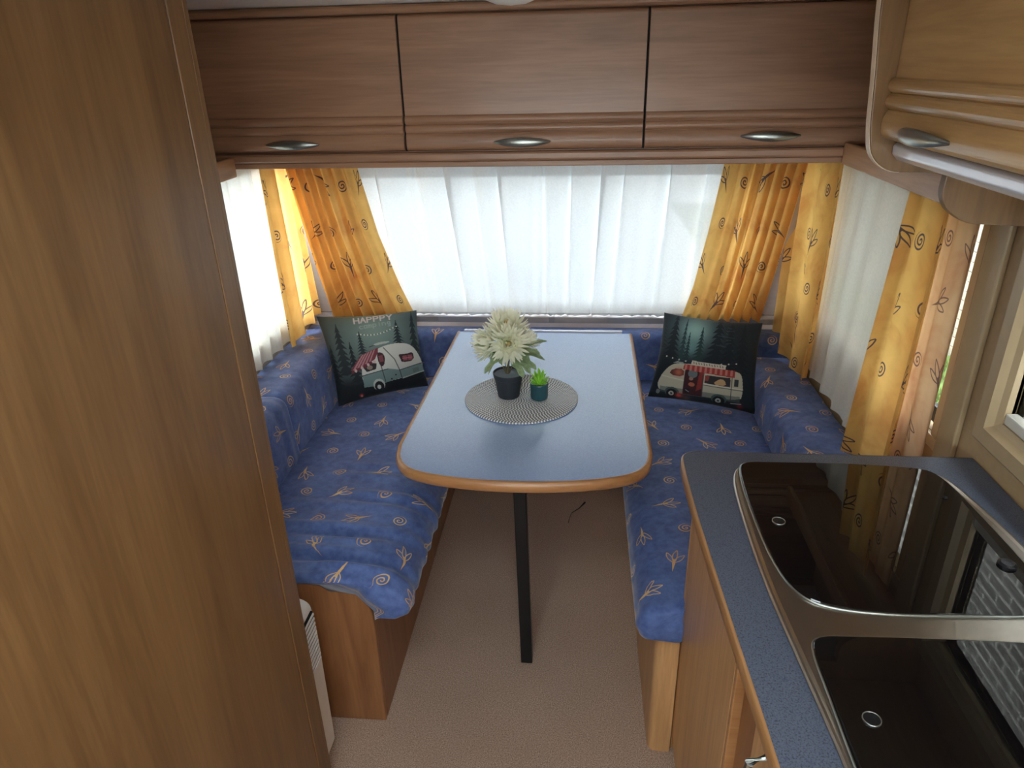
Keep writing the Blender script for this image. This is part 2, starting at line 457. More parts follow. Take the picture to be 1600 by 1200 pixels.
# ceiling with a roof-light opening added to brighten the room, dropping a little towards the front lockers
cx0, cx1, cy0, cy1 = -.40, .10, .05, .55
V, Fs = join([boxv(XL-.05, cx0, YB-.05, 1.2, ZC, ZC+.04), boxv(cx1, XR+.05, YB-.05, 1.2, ZC, ZC+.04), boxv(cx0, cx1, YB-.05, cy0, ZC, ZC+.04), boxv(cx0, cx1, cy1, 1.2, ZC, ZC+.04),
    hexv([(XL-.05, 1.2, ZC), (XR+.05, 1.2, ZC), (XR+.05, 2.6, 1.748), (XL-.05, 2.6, 1.748), (XL-.05, 1.2, ZC+.04), (XR+.05, 1.2, ZC+.04), (XR+.05, 2.6, ZC+.04), (XL-.05, 2.6, ZC+.04)])])
struct(obj('ceiling', V, Fs, CEIL), 'pale vinyl caravan ceiling')
def side_wall(name, x0, x1, openings, mat, label):
    """wall slab between x0,x1 with rectangular openings (y0,y1,z0,z1), given in rising y, not overlapping"""
    P = []; y = YB-.05
    for (a, b, c, d) in openings:
        P.append(boxv(x0, x1, y, a, 0, ZC)); P.append(boxv(x0, x1, a, b, 0, c)); P.append(boxv(x0, x1, a, b, d, ZC)); y = b
    P.append(boxv(x0, x1, y, 2.80, 0, ZC))
    V, Fs = join(P); return struct(obj(name, V, Fs, mat), label)
RW = (1.503, 2.55, .850, 1.335); KW = (.34, 1.27, 1.0, 1.335); LW = (1.60, 2.56, .79, 1.335)
side_wall('wall_right', XR, XR+.03, [(-1.05, -.40, .02, 1.72), KW, RW], CREAM, 'cream vinyl right wall of the caravan')  # first opening: unseen doorway added behind the camera to let in more light
side_wall('wall_left', XL-.03, XL, [LW], GREYW, 'grey vinyl left wall of the caravan')
# front wall: upright below, raked back around the window
def fy(z): return YF - .22*max(0, min(1, (z-.72)/.70))
FX0, FX1, FZ0, FZ1 = -.87, .57, .745, 1.385
def fslab(xa, xb, za, zb, t=.03):
    ya, yb = fy(za), fy(zb)
    return hexv([(xa, ya, za), (xb, ya, za), (xb, ya+t, za), (xa, ya+t, za), (xa, yb, zb), (xb, yb, zb), (xb, yb+t, zb), (xa, yb+t, zb)])
V, Fs = join([boxv(XL, XR, YF, YF+.03, 0, .72), fslab(XL, XR, .72, FZ0), fslab(XL, FX0, FZ0, FZ1), fslab(FX1, XR, FZ0, FZ1), fslab(XL, XR, FZ1, 1.42), boxv(XL, XR, fy(1.42), fy(1.42)+.03, 1.42, ZC)])
struct(obj('wall_front', V, Fs, GREYW), 'grey front wall raked back around the window')
V, Fs = join([boxv(XL, XR, YB-.03, YB, 0, .85), boxv(XL, XR, YB-.03, YB, 1.45, ZC), boxv(XL, -.9, YB-.03, YB, .85, 1.45), boxv(.6, XR, YB-.03, YB, .85, 1.45)])  # gap left for the added back window
struct(obj('wall_back', V, Fs, CEIL), 'cream back wall behind the viewer')
# windows
def frame_yz(x0, x1, a, b, c, d, t):   # rectangular frame in the yz plane, outside the opening by t
    return join([boxv(x0, x1, a-t, b+t, c-t, c), boxv(x0, x1, a-t, b+t, d, d+t), boxv(x0, x1, a-t, a, c, d), boxv(x0, x1, b, b+t, c, d)])
wf = struct(thing('window_1', (-.15, fy(.745), .745), None, None), 'wide front window behind the voile')
V, Fs = join([fslab(FX0-.03, FX0+.02, FZ0-.01, FZ1, .05), fslab(FX1-.02, FX1+.03, FZ0-.01, FZ1, .05), fslab(FX0+.02, FX1-.02, FZ0-.01, FZ0+.02, .05), fslab(FX0+.02, FX1-.02, FZ1-.105, FZ1, .05)])
obj('window_frame', V, Fs, FRAMEG, wf)
V, Fs = fslab(FX0+.01, FX1-.01, FZ0, FZ1-.02, .004)
obj('pane', [(x, y+.04, z) for x, y, z in V], Fs, GLASS, wf)
def side_window(name, x, s, op, label, post=True):
    t = struct(thing(name, (x, (op[0]+op[1])/2, op[2]), None, None), label)
    a, b, c, d = op
    V, Fs = frame_yz(min(x, x-s*.012), max(x, x-s*.012), a, b, c, d, .022 if not post else .03)
    bev(obj('window_frame', V, Fs, FRAME, t), .003)
    V, Fs = boxv(*sorted((x+s*.022, x+s*.028)), a-.01, b+.01, c-.01, d+.01)
    obj('pane', V, Fs, GLASS, t)
    return t
side_window('window_2', XL, -1, LW, 'left dinette window behind yellow curtain')
w3 = side_window('window_3', XR, 1, RW, 'right dinette window, a bright slit beside the curtain')
bev(obj('window_post', *boxv(XR-.014, XR-.0005, 1.405, 1.472, .80, 1.42), FRAME, w3), .004)
bev(obj('window_catch', *boxv(XR+.002, XR+.018, 1.505, 1.560, .866, .905), BLACKM, w3), .004)
w4 = struct(thing('window_4', (XR, .8, 1.0), None, None), 'kitchen window with grey fly screen in a cream frame')
a, b, c, d = KW
# bevelled frame
def picture_frame(x, s, a, b, c, d, prof):
    """prof: list of (outset, height towards room)"""
    R = [[(x-s*h, a-o, c-o), (x-s*h, b+o, c-o), (x-s*h, b+o, d+o), (x-s*h, a-o, d+o)] for o, h in prof]
    V, Fs = rings(R, cap=False); return V, Fs
V, Fs = picture_frame(XR, 1, a, b, c, d, [(.06, 0), (.06, .022), (.052, .030), (.022, .030), (.012, .018), (.0, .012), (.0, -.03)])
obj('window_frame', V, Fs, FRAME, w4)
obj('pane', *boxv(XR+.022, XR+.027, a, b, c, d), GLASS, w4)
obj('fly_screen', *boxv(XR+.006, XR+.008, a, b, c, d), SCREEN, w4)
bev(obj('screen_rail', *boxv(XR-.010, XR+.012, a, b, c, c+.022), FRAMEG, w4), .003)
wb = struct(thing('added_back_window', (-.15, YB, .85), None, None), 'added back window behind the viewer for fill light')  # unseen window added behind the camera as a source of fill daylight
obj('pane', *boxv(-.9, .6, YB-.02, YB-.015, .85, 1.45), GLASS, wb)
wr = struct(thing('added_roof_light', (-.15, .35, ZC), None, None), 'added roof light above the aisle for fill light')  # unseen skylight added because the front light alone leaves the room dark
obj('pane', *boxv(cx0, cx1, cy0, cy1, ZC+.03, ZC+.035), GLASS, wr)

# ------------------------------------------------------------------ outside
struct(box('yard_ground', -30, 30, -20, 40, -.60, -.56, YARD, b=0), 'pale concrete yard outside')
struct(box('lawn', 1.5, 2.92, 1.0, 12, -.60, -.545, LAWN, b=0), 'strip of green lawn outside the right window')
V, Fs = [], []
for k in range(3000):
    x, y = random.uniform(2.0, 2.88), random.uniform(3.6, 6.2); h = random.uniform(.03, .09); a = random.uniform(0, PI)
    dx, dy = .006*math.cos(a), .006*math.sin(a); n = len(V)
    V += [(x-dx, y-dy, -.546), (x+dx, y+dy, -.546), (x+random.uniform(-.03, .03), y+random.uniform(-.03, .03), -.546+h)]; Fs.append((n, n+1, n+2))
tag(obj('grass', V, Fs, LAWN), 'grass blades along the foot of the brick wall outside', 'grass', kind='stuff')
hw = thing('house_wall', (2.93, 4, -.56), 'cream brick house wall outside the right window', 'wall')
box('wall_body', 2.94, 3.2, -4, 14, -.56, 5.0, BRICKW, hw, 0)
me = None
for row in range(17):
    for k in range(8):
        y = 4.6 + k*.225 + (row % 2)*.1125; z = -.54 + row*.075
        if me is None:
            o = box('brick', 2.93, 2.96, y, y+.215, z, z+.066, BRICK, hw, .004); me = o.data; y_0, z_0 = y, z
        else:
            o = bpy.data.objects.new('brick', me); COL.objects.link(o); o.parent = hw
            o.location = (random.uniform(-.003, .003), y-y_0, z-z_0)

# ------------------------------------------------------------------ front overhead locker
def reeds(z, z1, zt, bands, amp):
    """door thickness profile against height"""
    for a, b in bands:
        if a <= z <= b: return amp*max(0, math.sin(PI*(z-a)/(b-a)))**.55
    return 0
def door_profile(z0, z1, bands, thick, amp, n=90):
    zs = sorted(set([lerp(z0, z1, i/n) for i in range(n+1)] + [q for b in bands for q in b]))
    P = []
    for z in zs:
        d = thick + reeds(z, 0, 0, bands, amp)
        e = min(z-z0, z1-z)
        if e < .012: d -= (.012 - math.sqrt(max(0, .012**2 - (.012-e)**2)))*.8
        P.append((d, z))
    return P
YL = 1.99
lk = thing('overhead_locker', (-.15, YL, 1.385), 'three-door wooden overhead locker above the front window', 'cabinet')
box('body', XL+.005, XR-.005, YL+.012, 2.485, 1.40, 1.765, WD_X, lk, 0)
obj('gap_shade_strip', *boxv(-.480, -.470, YL+.009, YL+.0118, 1.43, 1.764), DARK, lk); obj('gap_shade_strip', *boxv(.159, .169, YL+.009, YL+.0118, 1.43, 1.764), DARK, lk)  # black strips behind the door joints paint in the shade of the gaps
LB = [(1.430, 1.476), (1.476, 1.499), (1.499, 1.522)]
prof = door_profile(1.430, 1.764, LB, .016, .0075)
dv = [XL+.006, -.475, .164, XR-.006]
def handle(parent, c, along, out, L=.165, hgt=.0125, dep=.022):
    """bow handle: lens-shaped bar, pointed at both ends; c centre on the face"""
    c, al, ou = Vector(c), Vector(along), Vector(out); up = Vector((0, 0, 1)); R = []
    for i in range(17):
        t = -1 + 2*i/16; s = max(.03, 1-t*t); m = c + al*(L/2*t) + ou*(dep*(s**.7)-.004)
        R.append([tuple(m + up*(hgt*s*math.cos(2*PI*k/10)) + ou*(.006*(s**.5)*math.sin(2*PI*k/10))) for k in range(10)])
    return obj('handle', *rings(R), CHROME, parent, smooth=True)
hx = [-.792, -.157, .489]; hz = [1.452, 1.452, 1.458]
for i in range(3):
    a, b = dv[i]+.003, dv[i+1]-.003
    pts = [(YL+.014-d, z) for d, z in prof] + [(YL+.0085, prof[-1][1]), (YL+.0085, prof[0][1])]
    dd = obj('door', *prism(pts, 'x', a, b), WD_X, lk)
    bev(dd, .0015, 1, 60)
    handle(dd, (hx[i], YL-.006, hz[i]), (1, 0, 0), (0, -1, 0))
# trims: rounded rails under and above the doors
R = [(YL+.012, 1.427), (YL-.006, 1.427), (YL-.010, 1.422), (YL-.010, 1.408), (YL-.006, 1.4035), (YL+.012, 1.4035)]
bev(obj('lower_rail', *prism(R, 'x', XL+.005, XR-.005), WD_X, lk), .002)
R = [(YL+.03, 1.4025), (YL-.002, 1.4025), (YL-.002, 1.388), (YL+.03, 1.385)]
bev(obj('valance', *prism(R, 'x', XL+.005, XR-.005), WD_X, lk), .002)
R = [(YL+.03, 1.7655), (YL-.008, 1.7655), (YL-.014, 1.772), (YL-.014, 1.780), (YL-.006, 1.787), (YL+.03, 1.787)]
bev(obj('top_rail', *prism(R, 'x', XL+.005, XR-.005), WD_X, lk), .003)

# side shelves (pelmets) under the lockers
def side_shelf(x_in, x_wall, y0, y1, zb, zt, label):
    t = thing('pelmet_shelf', ((x_in+x_wall)/2, (y0+y1)/2, zb), label, 'shelf')
    s = 1 if x_wall > x_in else -1
    bev(obj('face_board', *boxv(*sorted((x_in, x_in+s*.014)), y0, y1, zb, zt), WD_P, t), .004, 3)
    bev(obj('shelf_board', *boxv(*sorted((x_in+s*.014, x_wall-s*.001)), y0, y1, zt-.03, zt-.016), WD_P, t), .001)
    return t
side_shelf(.675, XR, 1.345, YL-.0105, 1.386, 1.439, 'wooden pelmet shelf above the right side window')
side_shelf(-.965, XL, 1.20, YL-.0105, 1.368, 1.421, 'wooden pelmet shelf above the left side window beside wardrobe')

# ------------------------------------------------------------------ wardrobe on the left
WX, WY = -.586, 1.143
wd = thing('wardrobe', (-.80, .5, 0), 'tall wooden wardrobe filling the left foreground', 'wardrobe')
box('body', XL+.004, WX-.020, -.4, WY-.02, 0, ZC-.004, WD_Z, wd, 0)
box('door_panel', WX-.019, WX, -.40, 1.078, .02, ZC-.006, WD_Z, wd, .0025)
box('frame_stile', WX-.019, WX+.0005, 1.0805, 1.126, .0, ZC-.006, WD_Z, wd, .002)
R = roundpoly([(WX-.06, WY-.0165), (WX, WY-.0165), (WX, WY), (WX-.06, WY)], [0, .001, .006, 0], 4)
obj('corner_post', *prism(R, 'z', 0, ZC-.006), WD_Z, wd)
# heater beside it
ht = thing('heater', (-.70, 1.23, 0), 'white grilled heater between the wardrobe and the left bench', 'heater')
R = roundpoly([(-.93, .02), (-.622, .02), (-.618, .40), (-.624, .485), (-.645, .50), (-.93, .50)], [.01, .015, .05, .02, .02, .01], 5)
bev(obj('casing', *prism(R, 'y', 1.168, 1.262), WHITEP, ht), .004)
gp = bev(obj('grille_recess', *boxv(-.626, -.6180, 1.18, 1.253, .315, .470), DARK, ht), .001)
for k in range(11):
    box('slat', -.625, -.6150, 1.180, 1.253, .320+k*.0138, .327+k*.0138, WHITEP, gp, .0015)

# ------------------------------------------------------------------ upper kitchen cupboard on the right
cb = thing('kitchen_cupboard', (.66, 1.0, 1.36), 'pale wooden overhead kitchen cupboard with shaped end panel at upper right', 'cabinet')
R = [(.470, 1.815), (.470, 1.72), (.481, 1.62), (.488, 1.53), (.497, 1.485), (.530, 1.459), (.629, 1.458), (.627, 1.42), (.640, 1.395), (.676, 1.370), (XR-.003, 1.362), (XR-.003, 1.815)]
R = roundpoly(R, [0, .05, .05, .04, .03, .03, .003, .02, .02, .02, 0, 0], 5)
ep = bev(obj('end_panel', *prism(R, 'y', 1.318, 1.337), WD_Z, cb), .002)
fr = [p for p in R if p[0] < .60 and p[1] < 1.828 and p[0] < .56]
fr = R[1:len(R)]
fr = [p for p in fr if p[0] < .605]
band = [(p[0]-.0012, p[1]-.0006) for p in fr]
Vb = [(p[0]-.0012, 1.319, p[1]) for p in fr] + [(p[0]-.0012, 1.336, p[1]) for p in fr]
nb = len(fr); Fb = [(i, i+1, nb+i+1, nb+i) for i in range(nb-1)]
o = obj('edge_band', Vb, Fb, PALE, ep); mo = o.modifiers.new('thick', 'SOLIDIFY'); mo.thickness = .001; mo.offset = 0
box('body', .531, XR-.004, .30, 1.317, 1.512, 1.812, WD_Y, cb, 0)
CBN = [(1.513, 1.562), (1.562, 1.587), (1.587, 1.611)]
prof = door_profile(1.513, 1.80, CBN, .016, .0095)
for y0, y1 in ((.72, 1.316), (.30, .716)):
    pts = [(.529-d, z) for d, z in prof] + [(.5295, prof[-1][1]), (.5295, prof[0][1])]
    dd = obj('door', *prism(pts, 'y', y0, y1), WD_Y, cb); bev(dd, .002, 2, 60)
    if y1 > 1: handle(dd, (.509, 1.152, 1.533), (0, 1, 0), (-1, 0, 0), .185, .013, .026)
R = [(.60, 1.51), (.535, 1.51), (.529, 1.503), (.530, 1.490), (.540, 1.480), (.556, 1.477), (.60, 1.480)]
bev(obj('light_strip', *prism(R, 'y', .30, 1.317), ALU, cb, smooth=False), .003, 3, 20)

# ------------------------------------------------------------------ lower kitchen unit, worktop, sink and hob
ku = thing('kitchen_unit', (.5, .7, 0), 'wooden lower kitchen unit under the blue worktop', 'cabinet')
KX = .259
box('body', KX+.02, XR-.004, -.4, 1.315, .06, .845, WD_K, ku, 0)
box('end_panel', KX, XR-.004, 1.316, 1.333, 0, .848, WD_K, ku, .002)
box('plinth', KX+.03, KX+.045, -.4, 1.315, 0, .06, DARK, ku, 0)
box('fridge_door', KX, KX+.019, .862, 1.3145, .05, .815, WD_K, ku, .003)
bev(obj('grip_rail', *boxv(KX+.002, KX+.018, .862, 1.12, .8165, .836), DARK, ku), .002)
box('divider', KX-.001, KX+.019, .845, .857, .05, .84, WD_E, ku, .002)
box('recess_back', KX+.015, KX+.0195, .736, .845, .05, .84, WD_B, ku, .001)
dd = box('door', KX, KX+.019, .33, .732, .05, .835, WD_K, ku, .003)
hb = bev(obj('handle', *tube([(KX, .665, .70), (KX-.025, .665, .715), (KX-.028, .663, .76), (KX-.025, .660, .805), (KX, .660, .82)], .006, 8), CHROME, dd, smooth=True), .0005)
dd = box('door', KX, KX+.019, -.38, .326, .05, .835, WD_K, ku, .003)

WZ = .883
out = roundpoly([(.222, 1.343), (XR-.002, 1.343), (XR-.002, -.4), (.262, -.4), (.244, .594), (.2315, .848), (.2205, 1.122), (.219, 1.26)], [.045, 0, 0, 0, .15, .1, .1, .1], 8)
wt = thing('worktop', (.5, .7, .85), 'blue speckled laminate worktop with wooden edge beside the dinette', 'worktop')
inn = offset(out, .004)
V, Fs = rings([[(x, y, .853) for x, y in inn], [(x, y, WZ) for x, y in inn]]); obj('laminate', V, Fs, WTOP, wt)
o0, o1 = inn, out
V, Fs = rings([[(x, y, .8525) for x, y in inn], [(x, y, .8525) for x, y in offset(out, .002)], [(x, y, .856) for x, y in out], [(x, y, WZ-.003) for x, y in out], [(x, y, WZ-.0005) for x, y in offset(out, .002)], [(x, y, WZ+.0004) for x, y in inn]], cap=False)
obj('edge_band', V, Fs, WD_EY, wt, smooth=True)

sk = thing('sink_hob_unit', (.53, .8, WZ), 'stainless steel sink and hob inset with two dark glass lids', 'sink')
st = [(.310, 1.235), (.335, 1.283), (.40, 1.291), (.522, 1.293), (.668, 1.287), (.722, 1.262), (.738, 1.196), (.757, 1.042), (.765, .80), (.765, .15), (.34, .15), (.322, .60), (.310, .777), (.301, .932), (.303, 1.119)]
st = chaikin(st, 3)
ring_ = [(0, WZ), (0, WZ+.003), (.0025, WZ+.0055), (.006, WZ+.006), (.012, WZ+.0045)]
V, Fs = rings([[(x, y, z) for x, y in offset(st, d)] for d, z in ring_]); Fs = [f for f in Fs if len(f) == 4] + [Fs[-1]]
obj('steel_tray', V, Fs, STEEL, sk, smooth=False)
def lid(name, pts, zb, label):
    p = chaikin(pts, 3)
    V, Fs = rings([[(x, y, zb) for x, y in p], [(x, y, zb+.004) for x, y in p], [(x, y, zb+.0055) for x, y in offset(p, .0015)]])
    o = obj(name, V, Fs, BLKGL, sk); o['label'] = label
    q = offset(p, -.0022)
    V, Fs = rings([[(x, y, zb) for x, y in q], [(x, y, zb+.003) for x, y in q], [(x, y, zb+.0038) for x, y in offset(p, -.0006)], [(x, y, zb+.0038) for x, y in offset(p, .0002)]], cap=False)
    obj('steel_rim', V, Fs, CHROME, o, smooth=True)
    return o
LZ = WZ+.0048
l1 = lid('glass_lid', [(.328, 1.26), (.345, 1.286), (.41, 1.286), (.52, 1.289), (.67, 1.281), (.712, 1.262), (.722, 1.15), (.727, .982), (.724, .885), (.68, .864), (.58, .860), (.479, .856), (.395, .862), (.345, .885), (.325, .974), (.322, 1.14)], LZ, 'black glass lid nearer the dinette')
l2 = lid('glass_lid', [(.334, .775), (.345, .803), (.40, .805), (.477, .808), (.632, .809), (.72, .806), (.732, .76), (.735, .30), (.70, .23), (.37, .23), (.335, .30), (.332, .60), (.334, .70)], LZ, 'black glass lid nearer the viewer')
def knob(par, x, y, r=.0115):
    V, Fs = lathe([(r, 0), (r, .0022), (r-.0006, .0026), (r-.0012, .0022), (r-.0012, .0008), (.0005, .0008)], (x, y, LZ+.0052), 28)
    obj('finger_ring', V, Fs, BLKGL if False else CHROME, par, smooth=True)
    V, Fs = lathe([(r-.0013, 0), (r-.0013, .0016), (.0005, .002)], (x, y, LZ+.0052), 24); obj('ring_plug', V, Fs, BLACKM, par)
knob(l1, .362, 1.078); knob(l2, .373, .662); 
V, Fs = lathe([(.004, 0), (.004, .002), (.002, .0035), (.0003, .0038)], (.685, 1.171, LZ+.0053), 14); obj('rubber_stop', V, Fs, BLACKM, l1)
V, Fs = lathe([(.014, 0), (.014, .004), (.010, .007), (.0005, .008)], (.694, .978, LZ+.0053), 20); obj('hinge_cap', V, Fs, BLACKM, l1)

# ------------------------------------------------------------------ benches
bl = thing('bench_base', (-.8, 1.9, 0), 'wooden left bench base with curved end panel beside the heater', 'bench')
R = [(XL+.004, 0), (-.508, 0), (-.505, .36), (-.512, .405), (-.535, .440), (-.575, .462), (-.63, .471), (XL+.004, .472)]
R = roundpoly(R, [0, 0, .03, .02, .02, .02, .03, 0], 4)
bev(obj('end_panel', *prism(R, 'y', 1.345, 1.365), WD_B, bl), .004, 3)
box('front_panel', -.526, -.508, 1.3655, 2.70, 0, .355, WD_B, bl, .002)
box('lid_board', XL+.005, -.527, 1.3655, 2.70, .335, .353, WD_B, bl, 0)
br = thing('bench_base', (.5, 1.9, 0), 'wooden right bench base with rounded corner beside the kitchen unit', 'bench')
R = roundpoly([(.200, 2.70), (.200, 1.305), (.256, 1.305), (.256, 1.336), (.222, 1.336), (.222, 2.70)], [0, .035, 0, 0, .01, 0], 8)
V, Fs = prism(R, 'z', 0, .385)
obj('rounded_front', V, Fs, WD_K, br)
box('lid_board', .2225, XR-.005, 1.3365, 2.70, .335, .353, WD_K, br, 0)
fb = thing('front_chest', (-.14, 2.6, 0), 'low wooden chest under the front window behind the table', 'chest')
box('front_board', -.40, .145, 2.53, 2.55, 0, .47, WD_B, fb, .002)
box('top_board', -.40, .145, 2.551, 2.70, .452, .47, WD_B, fb, .002)

def wr(y, x, ph=0):
    return math.sin(y*71+x*2.3+ph+1.3*math.sin(x*5+y*9))*.6 + math.sin(y*117-x*3.1+ph*2+math.sin(x*9))*.4
def cushion(name, prof, y0, y1, label, cat, wamp=None, er=.03, ny=90, group=None, ph=0, under=lambda x: -1, clampy=None):
    """profile ring in (x,z), swept along y; ends rounded by er; wamp(x,y) adds creases"""
    n = len(prof); cx = sum(p[0] for p in prof)/n; cz = sum(p[1] for p in prof)/n
    ys = [y0 + er*(1-math.cos(PI/2*i/5)) for i in range(5)] + [lerp(y0+er, y1-er, i/ny) for i in range(ny+1)] + [y1 - er*(1-math.cos(PI/2*i/5)) for i in range(4, -1, -1)]
    R, U = [], []
    L = [0]
    for i in range(n): L.append(L[-1] + math.hypot(prof[(i+1) % n][0]-prof[i][0], prof[(i+1) % n][1]-prof[i][1]))
    for y in ys:
        e = min(y-y0, y1-y); ins = 0 if e >= er else er - math.sqrt(max(0, er*er-(er-e)**2))
        r = []
        for i, (x, z) in enumerate(prof):
            d = Vector((cx-x, cz-z)); l = d.length; d /= l
            k = ins*.7 if z > under(x) else 0
            q = (x+d.x*k, z+d.y*k); a = wamp(x, y)*wr(y, x, ph) if wamp and z > under(x) else 0
            r.append((q[0]-d.x*a, clampy(q[0]-d.x*a, y) if clampy else y, q[1]-d.y*a)); U.append((L[i], y))
        R.append(r)
    V, Fs = rings(R)
    o = obj(name, V, Fs, BLUE, None, (cx, (y0+y1)/2, min(p[1] for p in prof)), True, U)
    return tag(o, label, cat, group)
def subdiv(p, k):
    q = []
    for i in range(len(p)):
        a, b = p[i], p[(i+1) % len(p)]
        for j in range(k): q.append((lerp(a[0], b[0], j/k), lerp(a[1], b[1], j/k)))
    return q
# seats
P = chaikin([(-.895, .355), (-.895, .475), (-.88, .492), (-.80, .496), (-.65, .497), (-.55, .494), (-.47, .482), (-.425, .460), (-.403, .425), (-.407, .385), (-.44, .366), (-.505, .366), (-.53, .362), (-.545, .40), (-.60, .40)], 2)
P = [(x, z) for x, z in P]
cushion('seat_cushion', subdiv([(-.94, .45), (-.94, .480), (-.93, .495), (-.80, .497), (-.65, .498), (-.56, .496), (-.50, .490), (-.455, .474), (-.424, .448), (-.408, .415), (-.412, .385), (-.440, .369), (-.500, .368), (-.50, .40), (-.54, .449), (-.63, .474), (-.75, .475)], 3), 1.338, 2.64,
        'blue patterned left seat cushion creased at its near end', 'cushion', lambda x, y: .026*sstep(2.0, 1.45, y)*(.25 + .75*(.5+.5*math.sin(x*9+y*14)))*(1 - .65*sstep(-.50, -.42, x)) + .001, .026, 150, under=lambda x: .478 if x < -.6 else (.455 if x < -.52 else (.42 if x < -.49 else .36)))
cushion('seat_cushion', subdiv([(.66, .36), (.66, .47), (.655, .495), (.50, .497), (.35, .497), (.25, .494), (.19, .482), (.160, .455), (.150, .42), (.160, .392), (.195, .387), (.30, .37)], 3), 1.288, 2.64,
        'blue patterned right seat cushion tucked against the kitchen unit', 'cushion', lambda x, y: .0015 if y < 1.8 else .0008, .035, 110, None, 2, clampy=lambda x, y: max(y, 1.337) if x > .254 else y)
# backrests
def back_prof(xf, xw, z0, z1):   # xf front face, xw wall side
    s = 1 if xw > xf else -1
    return subdiv(roundpoly([(xf, z0), (xf+s*.02, z1), (xw-s*.004, z1-.004), (xw-s*.004, z0)], [.006, .05, .012, .01], 6), 2)
cushion('backrest_cushion', back_prof(-.893, XL+.006, .499, .712), 1.925, 2.54, 'blue patterned left backrest cushion beside the caravan-print pillow', 'cushion', lambda x, y: .0012, .02, 50, None, 1)
cushion('backrest_cushion', back_prof(-.885, XL+.006, .499, .716), 1.36, 1.922, 'blue patterned left backrest cushion next to the wardrobe, creased', 'cushion', lambda x, y: .003, .025, 50, None, 4)
cushion('backrest_cushion', back_prof(.617, XR-.006, .499, .618), 1.338, 2.54, 'blue patterned backrest cushion below the right side window', 'cushion', lambda x, y: .0022 if y < 2.1 else .001, .025, 90, None, 3)
# front backrest: the same profile swept along x
pf = subdiv(roundpoly([(2.552, .499), (2.572, .684), (2.652, .684), (2.652, .499)], [.006, .035, .01, .01], 6), 2)
R, U = [], []
Lp = [0]
for i in range(len(pf)): Lp.append(Lp[-1] + math.dist(pf[i], pf[(i+1) % len(pf)]))
for i in range(61):
    x = lerp(XL+.004, XR-.004, i/60); R.append([(x, y, z) for y, z in pf]); U += [(x, Lp[k]) for k in range(len(pf))]
V, Fs = rings(R)
tag(obj('backrest_cushion', V, Fs, BLUE, None, (-.14, 2.6, .5), True, U), 'blue patterned front backrest cushion across the far end behind table', 'cushion')

# sill shelf in front of the window with a clear upstand
sl = thing('window_sill_shelf', (-.14, 2.66, .70), 'narrow grey sill shelf with clear upstand under the front window', 'shelf')
bev(obj('shelf_board', *boxv(XL+.004, XR-.004, 2.660, 2.717, .690, .715), SILL, sl), .003)
bev(obj('fascia', *boxv(XL+.004, XR-.004, 2.653, 2.6597, .670, .722), SILL, sl), .002)
bev(obj('upstand', *boxv(XL+.01, XR-.01, 2.6485, 2.6525, .70, .742), ACRYL, sl), .0008, 1)

# ------------------------------------------------------------------ table
tb = thing('dinette_table', (-.135, 1.9, 0), 'blue-topped dinette table with wooden rim and black leg', 'table')
TZ = .72
ol = [(-.458, 2.495), (-.4775, 1.62), (-.468, 1.55), (-.435, 1.497), (-.37, 1.467), (-.26, 1.447), (-.135, 1.441), (-.01, 1.451), (.09, 1.472), (.155, 1.500), (.190, 1.548), (.200, 1.61), (.203, 2.487)]
ol = [ol[0]] + chaikin(ol[1:12], 2, False) + [ol[12]]
ol = [(x, y) for x, y in ol]
i1 = offset(ol, .013)
i1[0] = (-.445, 2.49); i1[-1] = (.190, 2.484)
V, Fs = rings([[(x, y, TZ-.026) for x, y in i1], [(x, y, TZ) for x, y in i1]]); obj('tabletop', V, Fs, TTOP, tb)
E = []
for i, (x, y) in enumerate(ol):
    q = Vector(i1[i]) - Vector((x, y))
    E.append([(x+q.x*f, y+q.y*f, TZ+z) for f, z in ((1, .0006), (.7, .0012), (.35, .0), (.1, -.005), (0, -.013), (.1, -.022), (.35, -.028), (.7, -.030), (1, -.030))])
V, Fs = rings(E, cap=True, closed=True); obj('wooden_rim', V, Fs, WD_E, tb, smooth=True)
bev(obj('wall_rail', *boxv(-.43, .165, 2.493, 2.505, .690, .7255), ALU, tb), .001)
V, Fs = hexv([(-.153, 1.576, 0), (-.119, 1.576, 0), (-.119, 1.610, 0), (-.153, 1.610, 0), (-.168, 1.60, .69), (-.134, 1.60, .69), (-.134, 1.634, .69), (-.168, 1.634, .69)])
bev(obj('leg', V, Fs, BLACKM, tb), .002)
bev(obj('leg_hinge', *boxv(-.20, -.10, 1.58, 1.66, .676, .6935), BLACKM, tb), .002)

# ------------------------------------------------------------------ on the table
MC = (-.166, 1.917)
R = []
prof = [(.0004, .004)]
nr = 22
for k in range(nr):
    r0 = .170*k/nr; dr = .170/nr
    prof += [(r0+dr*.2, .0035), (r0+dr*.5, .0052), (r0+dr*.8, .0035)]
prof += [(.1705, .003), (.1705, .0006), (.165, 0), (.0004, 0)]
V, Fs = lathe([(r, z) for r, z in prof], (MC[0], MC[1], TZ+.0008), 96)
tag(obj('placemat', V, Fs, MATM, None, (MC[0], MC[1], TZ), True), 'round woven grey placemat in the middle of the table', 'placemat')
PZ = TZ+.0055
pb = Vector((-.205, 1.925, PZ))
fp = thing('potted_chrysanthemum', pb, 'white artificial chrysanthemums in a black plastic pot', 'flower pot')
V, Fs = lathe([(.0005, 0), (.0315, 0), (.0325, .002), (.0415, .060), (.0425, .061), (.0435, .062), (.0465, .076), (.0465, .078), (.0445, .078), (.0425, .0705), (.0005, .070)], pb, 40)
obj('pot', V, Fs, POT, fp, smooth=False)
